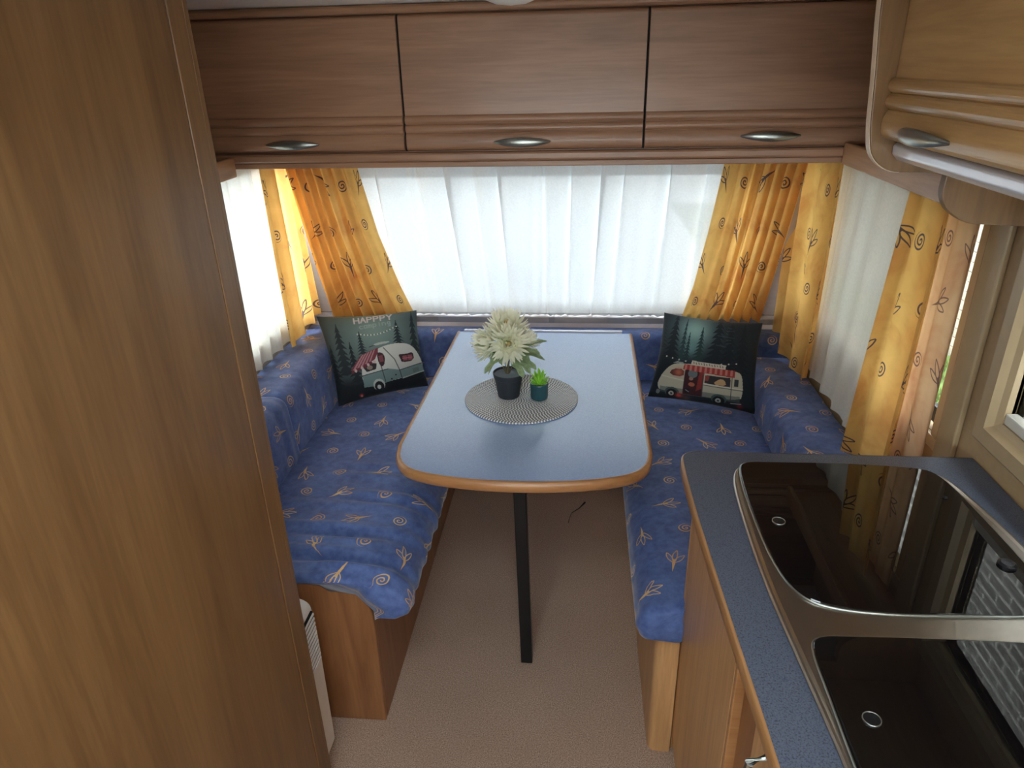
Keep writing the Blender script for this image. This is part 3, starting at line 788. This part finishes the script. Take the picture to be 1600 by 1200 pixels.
V, Fs = lathe([(.0005, 0), (.0422, 0), (.0422, .0016), (.0005, .003)], pb+Vector((0, 0, .0706)), 32); obj('filling', V, Fs, FOAM, fp)
def petal(L, W, curl, up, n=5):
    """petal strip along local x, curling up"""
    P = []
    for i in range(n+1):
        t = i/n; a = up + curl*t
        x = L*t*math.cos(a*.75); z = L*t*math.sin(a*.75)
        wd_ = W*(max(0, math.sin(PI*min(1, t*.85+.12)))**.6)
        P.append((x, -wd_, z+.0015*W/.004)); P.append((x, 0, z)); P.append((x, wd_, z+.0015*W/.004))
    Fs = []
    for i in range(n):
        a = 3*i; Fs += [(a, a+1, a+4, a+3), (a+1, a+2, a+5, a+4)]
    return P, Fs
def flower(c, nrm, r, name='flower_head'):
    c, n_ = Vector(c), Vector(nrm).normalized()
    a = n_.orthogonal().normalized(); b = n_.cross(a)
    def tr(p, ang): 
        ca, sa = math.cos(ang), math.sin(ang)
        return tuple(c + a*(p[0]*ca-p[1]*sa) + b*(p[0]*sa+p[1]*ca) + n_*p[2])
    def head(layers):
        parts = []
        for (m, L, W, up, curl) in layers:
            for k in range(m):
                ang = 2*PI*(k+random.random()*.6)/m; s = random.uniform(.86, 1.12)
                P, Fs = petal(L*s, W, curl+random.uniform(-.15, .25), up+random.uniform(-.12, .12))
                parts.append(([tr(p, ang) for p in P], Fs))
        return join(parts)
    o = obj(name, *head([(30, r*1.08, r*.085, -.55, .9), (30, r*1.08, r*.085, -.25, .9), (28, r*1.0, r*.085, .05, .95), (26, r*.9, r*.08, .40, .95), (20, r*.76, r*.08, .85, .9)]), PETAL, fp, smooth=True)
    obj('centre', *head([(16, r*.60, r*.07, 1.15, .8), (12, r*.46, r*.06, 1.45, .7), (6, r*.30, r*.05, 1.8, .3)]), PETALC, o, smooth=True)
    c2 = c - n_*.004
    o2 = obj('calyx', *lathe([(.0005, -.012), (.006, -.008), (.009, 0), (.0005, .002)], c2, 10), LEAF, o)
    return o
tocam = (Vector(EYE) - Vector((-.2, 1.93, .88))).normalized()
flower((-.200, 1.900, .902), tocam+Vector((.0, -.1, .05)), .057)
flower((-.206, 1.945, .935), Vector((.05, -.55, .85)), .060)
flower((-.262, 1.93, .893), Vector((-.75, -.55, .3)), .052)
flower((-.158, 1.968, .890), Vector((.65, .2, .6)), .045)
def leafm(name, base, d, L, W, par, mat=LEAF, lob=.35):
    d = Vector(d).normalized(); s = d.cross(Vector((0, 0, 1)))
    s = s.normalized() if s.length > .05 else Vector((1, 0, 0)); n_ = s.cross(d)
    P, Fs = [], []
    N = 9
    for i in range(N+1):
        t = i/N; wd_ = W*(max(0, math.sin(PI*min(1, t*.93+.04)))**.8)*(1+lob*math.sin(t*PI*5.0))
        c = Vector(base) + d*L*t + n_*(-.25*L*t*t)
        P += [tuple(c + s*wd_ + n_*wd_*.25), tuple(c), tuple(c - s*wd_ + n_*wd_*.25)]
    for i in range(N):
        a = 3*i; Fs += [(a, a+1, a+4, a+3), (a+1, a+2, a+5, a+4)]
    return obj(name, P, Fs, mat, par, smooth=True)
sc = Vector((-.204, 1.925, .868))
for d, L in (((-.85, -.5, -.45), .100), ((-.95, .1, -.15), .095), ((-.55, -.65, -.40), .060), ((.85, -.45, -.42), .095), ((.95, .0, .0), .105), ((.75, -.55, -.62), .085), ((-.6, .4, .3), .10), ((.2, .5, .9), .12), ((.7, .2, .35), .11), ((-.2, -.3, .5), .08), ((.85, -.3, .25), .110), ((-.80, -.2, .50), .11), ((.9, -.4, -.15), .09), ((-.8, -.1, -.7), .085)):
    leafm('leaf', sc + Vector((random.uniform(-.012, .012), random.uniform(-.012, .012), random.uniform(-.008, .02))), d, L, .021, fp)
obj('stem', *tube([(-.207, 1.925, .79), (-.206, 1.924, .805), (-.204, 1.922, .825), (-.200, 1.915, .866)], [.005, .0038, .0035, .003], 8), STEM, fp, smooth=True)
obj('stem', *tube([(-.206, 1.925, .785), (-.212, 1.930, .82), (-.206, 1.944, .918)], .0026, 6), STEM, fp, smooth=True)
obj('stem', *tube([(-.206, 1.924, .790), (-.225, 1.928, .83), (-.250, 1.934, .868)], .0024, 6), STEM, fp, smooth=True)
obj('stem', *tube([(-.206, 1.926, .790), (-.190, 1.940, .83), (-.163, 1.962, .880)], .0024, 6), STEM, fp, smooth=True)

sb = Vector((-.112, 1.912, PZ))
sp = thing('potted_succulent', sb, 'small lime green succulent in a dark teal pot', 'plant')
V, Fs = lathe([(.0005, 0), (.0235, 0), (.0255, .003), (.0265, .010), (.0265, .047), (.0255, .050), (.0235, .050), (.0225, .044), (.0005, .0435)], sb, 28)
obj('pot', V, Fs, POT2, sp)
def sleaf(L, W):
    R_ = []
    for t in (0, .25, .55, .8, 1):
        w_ = W*(.7+.9*t-1.6*t*t) if t < 1 else W*.02
        R_.append([(L*t, w_*math.cos(q)*1.0, w_*.45*math.sin(q)) for q in (0, PI/3, 2*PI/3, PI, 4*PI/3, 5*PI/3)])
    return rings(R_)
me = None
for lay, (m, el, L, h0) in enumerate(((10, .35, .036, .049), (9, .68, .042, .049), (8, .98, .045, .051), (6, 1.22, .046, .054), (3, 1.45, .046, .056))):
    for k in range(m):
        az = 2*PI*(k+.5*(lay % 2))/m + random.uniform(-.15, .15)
        if me is None:
            V, Fs = sleaf(.036, .0048); o = obj('leaf', [(x+sb.x, y+sb.y, z+sb.z) for x, y, z in V], Fs, SUCC, sp, smooth=True); me = o.data
        else:
            o = bpy.data.objects.new('leaf', me); COL.objects.link(o); o.parent = sp
        o.location = (0, 0, h0-.004); o.rotation_euler = (0, -el, az); o.scale = (L/.036,)*3

# ------------------------------------------------------------------ curtains
def add_cloth(name, fn, nu, nv, mat, label, cat='curtain', parent=None, origin=(0, 0, 0)):
    V, Fs, U = grid(fn, nu, nv)
    o = obj(name, V, Fs, mat, parent, None if parent else origin, True, U)
    if parent is None: tag(o, label, cat)
    return o
# front voile
def f_sheer(u, v):
    x = lerp(-.86, .54, u)
    zt, zb = 1.375, .716 + .006*abs(math.sin(u*PI*40))
    z = lerp(zb, zt, v)
    g = .35 + .65*v
    q = u*12.5 + .22*math.sin(u*19) + .12*math.sin(u*43+1)
    ph = 2*PI*q + (1-v)*.9*math.sin(u*9+1)
    fold = math.sin(ph)*.014*g + .003*math.sin(u*2*PI*29+2*math.sin(u*11)+v)
    xs = x + (.030*g*(.75+.25*math.sin(u*31)))*math.sin(ph+.9) + (1-v)*.022*math.sin(u*7)
    y = fy(z) - .030 + fold
    return (xs, y, z), (u*2, v)
add_cloth('voile_curtain', f_sheer, 520, 34, SHEER, 'sheer white gathered voile across the wide front window', origin=(-.15, 2.62, .72))
# front side drapes, swept towards the middle at the bottom
def drape(sgn):
    # inner (window side) and outer edge: x at the parameter v (0 bottom, 1 top), on the curtain plane
    inner = [( -.650, 0), (-.692, .22), (-.738, .55), (-.757, .8), (-.772, 1)] if sgn < 0 else [(.400, 0), (.428, .22), (.452, .55), (.465, .8), (.474, 1)]
    outer = [(-.985, 0), (-1.018, 1)] if sgn < 0 else [(.70, 0), (.742, 1)]
    def at(P, v):
        for (a, va), (b, vb) in zip(P, P[1:]):
            if v <= vb: 
                t = (v-va)/(vb-va); return lerp(a, b, t)
        return P[-1][0]
    def fn(u, v):
        xi, xo = at(inner, v), at(outer, v)
        x = lerp(xi, xo, u); z = lerp(.722, 1.375, v)
        e = sstep(.10, .35, u)          # flat near the inner edge, pleated behind
        ph = u*2*PI*7.5 + .8*math.sin(u*8) + .4*math.sin(v*5+u*3)
        fold = math.sin(ph)*(.004+.019*e)*(1 - .3*math.sin(v*PI)) + .004*math.sin(u*2*PI*17+v*3)*e
        y = fy(z) - .066 - fold - .022*e
        return (x + .004*math.cos(ph)*e, y, z), (u*.62, z)
    return fn
add_cloth('drape_curtain', drape(-1), 180, 60, YEL, 'yellow patterned drape swept aside at the left of front window', origin=(-.85, 2.6, .72))
add_cloth('drape_curtain', drape(1), 180, 60, YEL, 'yellow patterned drape swept aside at the right of front window', origin=(.6, 2.6, .72))
def side_drape(xc, s, yt0, yt1, yb0, yb1, zt, zb0, zb1, n, amp, gather=1.5, ph0=0.):
    """hangs along y; s = direction towards the room; (yt,yb) edges at the top and bottom"""
    def fn(u, v):
        y = lerp(lerp(yb0, yb1, u), lerp(yt0, yt1, u), v)
        zb = lerp(zb0, zb1, u) + .006*math.sin(u*2*PI*n*1.0+1)
        z = lerp(zb, zt, v)
        ph = u*2*PI*n + ph0 + .5*math.sin(u*7) + .35*math.sin(v*3+u*4)
        f = math.sin(ph)*amp*(1.15-.35*v) + .25*amp*math.sin(2.3*ph+1)
        return (xc + s*f, y + .3*amp*math.cos(ph), z), (abs(yt1-yt0)*u*gather, z)
    return fn
# left window: voile nearer the viewer, yellow drape at the far end
add_cloth('voile_curtain', side_drape(XL+.027, 1, 1.62, 2.40, 1.62, 2.42, 1.365, .722, .722, 9, .009, 2), 170, 20, SHEER2, 'sheer white voile at the left side window by the wardrobe', origin=(XL, 2.0, .73))
add_cloth('drape_curtain', side_drape(XL+.060, 1, 2.255, 2.50, 2.285, 2.60, 1.365, .722, .752, 3.4, .015, 1.6), 110, 30, YEL, 'yellow patterned drape at the far end of the left side window', origin=(XL, 2.45, .72))
# right window
add_cloth('drape_curtain', side_drape(XR-.060, -1, 2.175, 2.66, 2.22, 2.65, 1.365, .652, .628, 3.2, .015, 1.4, 1.), 120, 30, YEL, 'yellow patterned drape at the far end of the right side window', origin=(XR, 2.5, .62))
add_cloth('voile_curtain', side_drape(XR-.027, -1, 1.66, 2.32, 1.80, 2.36, 1.365, .640, .655, 5.3, .009, 2), 150, 20, SHEER2, 'sheer white voile between the two yellow drapes of right window', origin=(XR, 2.0, .69))
add_cloth('drape_curtain', side_drape(XR-.064, -1, 1.515, 1.725, 1.545, 1.815, 1.365, .650, .632, 2.4, .014, 1.7, .4), 110, 30, YEL, 'yellow patterned drape on right window nearest the kitchen', origin=(XR, 1.7, .65))
add_cloth('drape_curtain', side_drape(XR-.036, -1, 1.464, 1.62, 1.462, 1.64, 1.365, .650, .650, 2.2, .004, 1.4, 2.), 60, 24, PINK, 'beige turned-back edge of drape beside the bright window slit', origin=(XR, 1.50, .65))

# ------------------------------------------------------------------ printed pillows
N = 230
uu, vv = np.meshgrid(np.linspace(0, 1, N+1), np.linspace(0, 1, N+1))   # v downwards
def canvas(fn):
    img = np.zeros((N+1, N+1, 3)); fn(img); return np.clip(img, 0, 255)
def poly(img, pts, col, alpha=1.0):
    ins = np.zeros(uu.shape, bool); n = len(pts)
    for i in range(n):
        (x0, y0), (x1, y1) = pts[i], pts[(i+1) % n]
        if y0 == y1: continue
        c = ((y0 > vv) != (y1 > vv)) & (uu < (x1-x0)*(vv-y0)/(y1-y0) + x0); ins ^= c
    img[ins] = img[ins]*(1-alpha) + np.array(col)*alpha
def seg(img, a, b, wdt, col, alpha=1.0):
    ax, ay = a; bx, by = b; dx, dy = bx-ax, by-ay; l = dx*dx+dy*dy + 1e-12
    t = np.clip(((uu-ax)*dx+(vv-ay)*dy)/l, 0, 1); d = np.hypot(uu-ax-t*dx, vv-ay-t*dy)
    m = np.clip((wdt-d)/.004+.5, 0, 1)[..., None]*alpha; img[:] = img*(1-m) + np.array(col)*m
def disc(img, c, rx, ry, col, alpha=1.0):
    m = (((uu-c[0])/rx)**2+((vv-c[1])/ry)**2 < 1)[..., None]*alpha; img[:] = img*(1-m) + np.array(col)*m
def glow(img, c, r, col, a=1.0):
    m = (np.exp(-(((uu-c[0])**2+(vv-c[1])**2)/r**2))*a)[..., None]; img[:] = img*(1-m) + np.array(col)*m
def tree(img, x, top, base, wdt, col):
    k = 9
    for i in range(k):
        t0, t1 = i/k, (i+1.5)/k; y0, y1 = lerp(top, base, t0), lerp(top, base, min(1, t1)); w_ = wdt*(.12+.88*t1)*random.uniform(.85, 1.1)
        poly(img, [(x, y0), (x-w_, y1), (x-w_*.4, y1-.012), (x, y1), (x+w_*.45, y1-.012), (x+w_, y1+.006)], col)
    seg(img, (x, top-.01), (x, base), .004, col)
FONT = {'H': [((0, 0), (0, 1)), ((1, 0), (1, 1)), ((0, .5), (1, .5))], 'A': [((0, 1), (.5, 0)), ((.5, 0), (1, 1)), ((.2, .62), (.8, .62))],
 'P': [((0, 0), (0, 1)), ((0, 0), (.8, .05)), ((.8, .05), (.9, .3)), ((.9, .3), (.7, .5)), ((.7, .5), (0, .52))], 'Y': [((0, 0), (.5, .5)), ((1, 0), (.5, .5)), ((.5, .5), (.5, 1))],
 'c': [((1, .45), (.4, .4)), ((.4, .4), (.05, .7)), ((.05, .7), (.4, 1)), ((.4, 1), (1, .95))], 'a': [((.9, .4), (.9, 1)), ((.9, .45), (.3, .4)), ((.3, .4), (.05, .7)), ((.05, .7), (.3, 1)), ((.3, 1), (.9, .9))],
 'm': [((0, .4), (0, 1)), ((0, .5), (.3, .4)), ((.3, .4), (.45, 1)), ((.45, .55), (.8, .4)), ((.8, .4), (.95, 1))], 'p': [((0, .4), (0, 1.4)), ((0, .45), (.7, .4)), ((.7, .4), (.9, .7)), ((.9, .7), (.6, 1)), ((.6, 1), (0, .95))],
 'i': [((.5, .4), (.5, 1)), ((.5, .15), (.5, .2))], 'n': [((0, .4), (0, 1)), ((0, .5), (.5, .4)), ((.5, .4), (.9, .6)), ((.9, .6), (.9, 1))], 'g': [((.9, .4), (.85, 1.3)), ((.85, 1.3), (.2, 1.35)), ((.9, .45), (.3, .4)), ((.3, .4), (.1, .7)), ((.1, .7), (.4, .95)), ((.4, .95), (.9, .85))]}
def text(img, s, x, y, cw, ch, gap, wdt, col, slope=0., alpha=1.0):
    for i, c in enumerate(s):
        ox, oy = x+i*(cw+gap), y + slope*i*(cw+gap)
        for a, b in FONT[c]: seg(img, (ox+a[0]*cw, oy+a[1]*ch), (ox+b[0]*cw, oy+b[1]*ch), wdt, col, alpha)
def pic_left(g):
    g[:] = np.array((58, 70, 72)); glow(g, (.55, .25), .38, (128, 152, 146), .9)
    m = np.clip((vv-.72)/.12, 0, 1)[..., None]; g[:] = g*(1-m) + np.array((24, 28, 32))*m
    m = np.clip((.10-uu)/.10, 0, 1)[..., None]*.5; g[:] = g*(1-m) + np.array((34, 42, 44))*m
    for x, t, b, w_, c in ((.17, .12, .70, .11, (34, 44, 48)), (.05, .35, .85, .10, (26, 34, 38)), (.385, .24, .55, .075, (40, 52, 56)), (.77, .13, .50, .085, (36, 48, 52)), (.94, .02, .75, .09, (34, 46, 50)), (.27, .35, .80, .09, (28, 36, 40)), (1.0, .40, .9, .09, (28, 38, 42))): tree(g, x, t, b, w_, c)
    text(g, 'HAPPPY', .36, .045, .048, .075, .018, .0075, (196, 188, 192), -.06); text(g, 'camping', .40, .135, .035, .06, .012, .0045, (150, 168, 166), -.10, .9)
    pr = None
    for i in range(13):
        t = i/12; p = (lerp(.37, .77, t), lerp(.255, .20, t)+.05*math.sin(PI*t))
        if pr: seg(g, pr, p, .002, (60, 72, 74))
        disc(g, p, .008, .008, (236, 236, 224)); pr = p
    body = chaikin([(.31, .86), (.335, .62), (.42, .52), (.58, .43), (.76, .405), (.90, .44), (.985, .60), (1.0, .76), (.96, .815), (.42, .875)], 2)
    poly(g, body, (206, 208, 200))
    poly(g, [(.325, .73), (.60, .70), (.72, .735), (.99, .68), (.995, .80), (.42, .88), (.315, .87)], (118, 142, 138))
    for a, b in (((.60, .45), (.69, .60)), ((.69, .60), (.72, .735)), ((.53, .5), (.55, .85)), ((.72, .735), (.73, .84)), ((.325, .735), (.60, .705)), ((.72, .74), (.99, .685)), ((.46, .42), (.62, .385))): seg(g, a, b, .004, (58, 62, 64))
    poly(g, chaikin([(.50, .415), (.52, .385), (.66, .37), (.68, .395)], 1), (176, 184, 178))
    poly(g, chaikin([(.735, .545), (.75, .60), (.76, .655), (.90, .645), (.905, .53), (.82, .555)], 1), (64, 44, 48)); poly(g, [(.775, .575), (.78, .635), (.885, .63), (.885, .565)], (150, 84, 92))
    seg(g, (.83, .57), (.83, .635), .004, (70, 40, 46)); seg(g, (.775, .605), (.885, .60), .004, (196, 120, 124))
    poly(g, chaikin([(.515, .50), (.525, .66), (.57, .665), (.60, .56), (.575, .50)], 1), (66, 40, 46)); poly(g, [(.53, .54), (.535, .61), (.575, .61), (.575, .53)], (128, 70, 78))
    poly(g, [(.345, .63), (.38, .70), (.48, .685), (.50, .62), (.42, .60)], (52, 46, 48)); disc(g, (.42, .655), .03, .025, (146, 128, 116))
    aw = [(.215, .655), (.36, .50), (.545, .44), (.535, .50), (.49, .57), (.40, .62), (.26, .665)]
    poly(g, aw, (120, 56, 68))
    for k in range(5):
        t = k/5; poly(g, [(lerp(.24, .47, t), lerp(.655, .575, t)), (lerp(.37, .53, t), lerp(.50, .45, t)), (lerp(.39, .545, t), lerp(.495, .445, t)), (lerp(.265, .485, t), lerp(.655, .575, t))], (196, 150, 152), .75)
    for k in range(8): disc(g, (lerp(.235, .48, k/7), lerp(.665, .585, k/7)+.012), .014, .018, (206, 172, 172) if k % 2 else (104, 44, 56))
    disc(g, (.475, .875), .062, .075, (196, 200, 194)); disc(g, (.475, .895), .05, .065, (30, 32, 34)); disc(g, (.47, .90), .02, .028, (210, 212, 206)); 
    seg(g, (.74, .845), (1.0, .79), .006, (186, 192, 188)); poly(g, [(.86, .745), (.865, .80), (.94, .785), (.935, .73)], (104, 124, 120)); disc(g, (.67, .79), .009, .01, (40, 44, 46)); disc(g, (.62, .83), .009, .01, (40, 44, 46))
    glow(g, (.265, .955), .022, (206, 70, 76), 1); glow(g, (.265, .965), .010, (250, 170, 160), 1)
def pic_right(g):
    g[:] = np.array((26, 36, 44)); glow(g, (.36, .16), .20, (150, 190, 186), .95); glow(g, (.34, .36), .10, (116, 166, 164), .7); glow(g, (.03, .33), .16, (48, 62, 68), .8)
    for x, t, b, w_, c in ((.27, .04, .52, .05, (42, 66, 70)), (.32, .20, .52, .05, (36, 58, 62)), (.44, .12, .50, .075, (32, 60, 60)), (.16, -.02, .5, .10, (26, 36, 42)), (.60, -.05, .50, .12, (22, 32, 40)), (.72, .0, .55, .10, (20, 28, 36)), (.84, .02, .6, .1, (18, 26, 34)), (.03, .02, .4, .09, (28, 40, 46))): tree(g, x, t, b, w_, c)
    for k in range(8): seg(g, (.55+random.uniform(0, .22), .08+.035*k), (.66+random.uniform(0, .1), .09+.035*k), .003, (84, 104, 110), .6)
    pr = None
    for i in range(11):
        t = i/10; p = (lerp(.12, .80, t), .49-.02*t+.035*math.sin(PI*t)); 
        if pr: seg(g, pr, p, .0015, (52, 60, 66))
        disc(g, p, .008, .008, (226, 228, 220)); pr = p
    body = chaikin([(.07, .80), (.10, .70), (.16, .60), (.24, .545), (.42, .535), (.82, .545), (.87, .60), (.885, .78), (.86, .89), (.12, .90), (.08, .86)], 2)
    poly(g, body, (198, 194, 172)); poly(g, [(.10, .84), (.86, .83), (.86, .90), (.11, .91)], (92, 104, 100), .6)
    poly(g, chaikin([(.175, .69), (.205, .615), (.325, .605), (.325, .695)], 1), (96, 52, 46)); glow(g, (.27, .65), .045, (206, 116, 88), .9)
    poly(g, [(.335, .575), (.51, .575), (.51, .90), (.335, .90)], (70, 34, 38)); disc(g, (.41, .64), .045, .05, (112, 126, 128)); poly(g, [(.475, .58), (.51, .58), (.505, .80), (.455, .84)], (140, 52, 48)); disc(g, (.41, .765), .03, .025, (186, 108, 84)); disc(g, (.40, .70), .02, .018, (170, 130, 120)); poly(g, [(.35, .82), (.40, .82), (.40, .88), (.35, .88)], (36, 34, 38)); seg(g, (.36, .84), (.39, .86), .003, (200, 196, 190))
    poly(g, [(.53, .635), (.76, .63), (.765, .735), (.53, .725)], (58, 52, 56)); poly(g, chaikin([(.60, .725), (.66, .655), (.71, .66), (.73, .73)], 1), (206, 168, 122)); poly(g, [(.53, .64), (.57, .635), (.56, .70), (.53, .70)], (150, 70, 62))
    seg(g, (.52, .735), (.88, .745), .006, (222, 218, 200)); seg(g, (.10, .715), (.33, .735), .005, (222, 218, 200))
    for a, b in (((.335, .58), (.335, .90)), ((.515, .575), (.515, .90)), ((.775, .60), (.775, .88)), ((.52, .75), (.88, .76))): seg(g, a, b, .003, (64, 62, 58))
    poly(g, [(.80, .64), (.835, .64), (.835, .72), (.80, .72)], (64, 66, 68))
    poly(g, [(.315, .545), (.80, .545), (.80, .625), (.31, .605)], (168, 62, 58))
    for k in range(10): poly(g, [(.325+k*.048, .545), (.345+k*.048, .545), (.343+k*.048, .612), (.322+k*.048, .61)], (214, 150, 138), .75)
    poly(g, [(.385, .495), (.71, .50), (.705, .545), (.38, .54)], (206, 200, 182))
    for k in range(12): seg(g, (.402+k*.025, .508+.006*(k % 2)), (.408+k*.025, .530-.005*(k % 3 == 0)), .0032, (62, 58, 56))
    poly(g, [(.20, .55), (.24, .525), (.30, .53), (.31, .545)], (150, 158, 158))
    for x in (.23, .67): disc(g, (x, .895), .07, .062, (70, 90, 88)); disc(g, (x, .915), .055, .058, (20, 20, 22)); disc(g, (x-.005, .915), .026, .03, (184, 186, 180)); disc(g, (x-.005, .915), .012, .014, (70, 70, 70))
    m = np.clip((vv-.93)/.05, 0, 1)[..., None]; g[:] = g*(1-m) + np.array((16, 18, 20))*m
    glow(g, (.30, .93), .035, (226, 70, 62), .95); glow(g, (.37, .955), .05, (150, 96, 84), .5); glow(g, (.86, .945), .03, (170, 44, 56), .7); disc(g, (.09, .915), .02, .03, (120, 124, 120)); seg(g, (.78, .925), (.87, .915), .005, (176, 178, 172))
def srgb2lin(a):
    a = a/255.; return np.where(a <= .04045, a/12.92, ((a+.055)/1.055)**2.4)
PRINT = attr_mat('printed_pillow_cover')
def pillow(corners, fn, label, thick, side):
    TL, TR, BR, BL = [Vector(c) for c in corners]
    nrm = ((TR-TL).cross(BL-TL)).normalized()
    if nrm.y > 0: nrm = -nrm
    img = canvas(fn)
    V, C_, Fs = [], [], []
    def pos(u, v, sg):
        # pinched sides, plump middle
        e = 4*u*(1-u); f = 4*v*(1-v)
        uu_ = u + .030*(1-f)*0 + (.5-u)*.06*f*(1-e)**2*1.0
        vv_ = v + (.5-v)*.06*e*(1-f)**2
        p = TL.lerp(TR, uu_).lerp(BL.lerp(BR, uu_), vv_)
        b = (max(0, e)**.55)*(max(0, f)**.55)
        b *= thick*(1 + .06*math.sin(9*u+4*v))
        return p + nrm*(b*sg)
    for sg, n in ((1, N), (-.3, 40)):
        base = len(V)
        for j in range(n+1):
            for i in range(n+1):
                u, v = i/n, j/n
                V.append(tuple(pos(u, v, sg)))
                C_.append(img[j, i] if sg > 0 else (22, 26, 30))
        for j in range(n):
            for i in range(n):
                a = base+j*(n+1)+i; q = (a, a+1, a+n+2, a+n+1)
                Fs.append(q if sg < 0 else q[::-1])
    o = obj('printed_pillow', V, Fs, PRINT, None, tuple((BL+BR)/2), True)
    at = o.data.color_attributes.new('print', 'FLOAT_COLOR', 'POINT')
    lc = srgb2lin(np.array(C_, float)); at.data.foreach_set('color', np.concatenate([lc, np.ones((len(lc), 1))], 1).ravel())
    return tag(o, label, 'pillow')
pillow([(-.965, 2.405, .805), (-.605, 2.485, .805), (-.575, 2.452, .508), (-.872, 2.262, .506)], pic_left, 'dark pillow printed HAPPPY camping with a grey and white caravan', .055, -1)
pillow([(.312, 2.478, .806), (.636, 2.372, .806), (.622, 2.262, .508), (.262, 2.392, .508)], pic_right, 'dark pillow printed with a cream camper van at night', .055, 1)

# ------------------------------------------------------------------ ceiling lamp, thread on the floor
cl = thing('ceiling_lamp', (-.14, 1.55, 1.80), 'round white ceiling lamp at the top edge', 'lamp')
zc = 1.8145
obj('base_ring', *lathe([(.0005, 0), (.085, 0), (.085, -.012), (.078, -.016), (.0005, -.016)], (-.14, 1.55, zc), 40), WHITEP, cl, smooth=False)
obj('diffuser', *lathe([(.0765, -.0165), (.072, -.035), (.055, -.055), (.03, -.064), (.0005, -.067)], (-.14, 1.55, zc), 40), WHITEP, cl, smooth=True)
tag(obj('thread', *tube([(.041, 2.434, .003), (.018, 2.392, .0025), (-.012, 2.359, .0025), (-.020, 2.32, .003), (-.024, 2.289, .0025)], [.004, .0016, .0012, .0012, .001], 6), BLACKM, None, (0, 2.36, 0)), 'dark loose thread lying on the carpet under the table', 'thread')
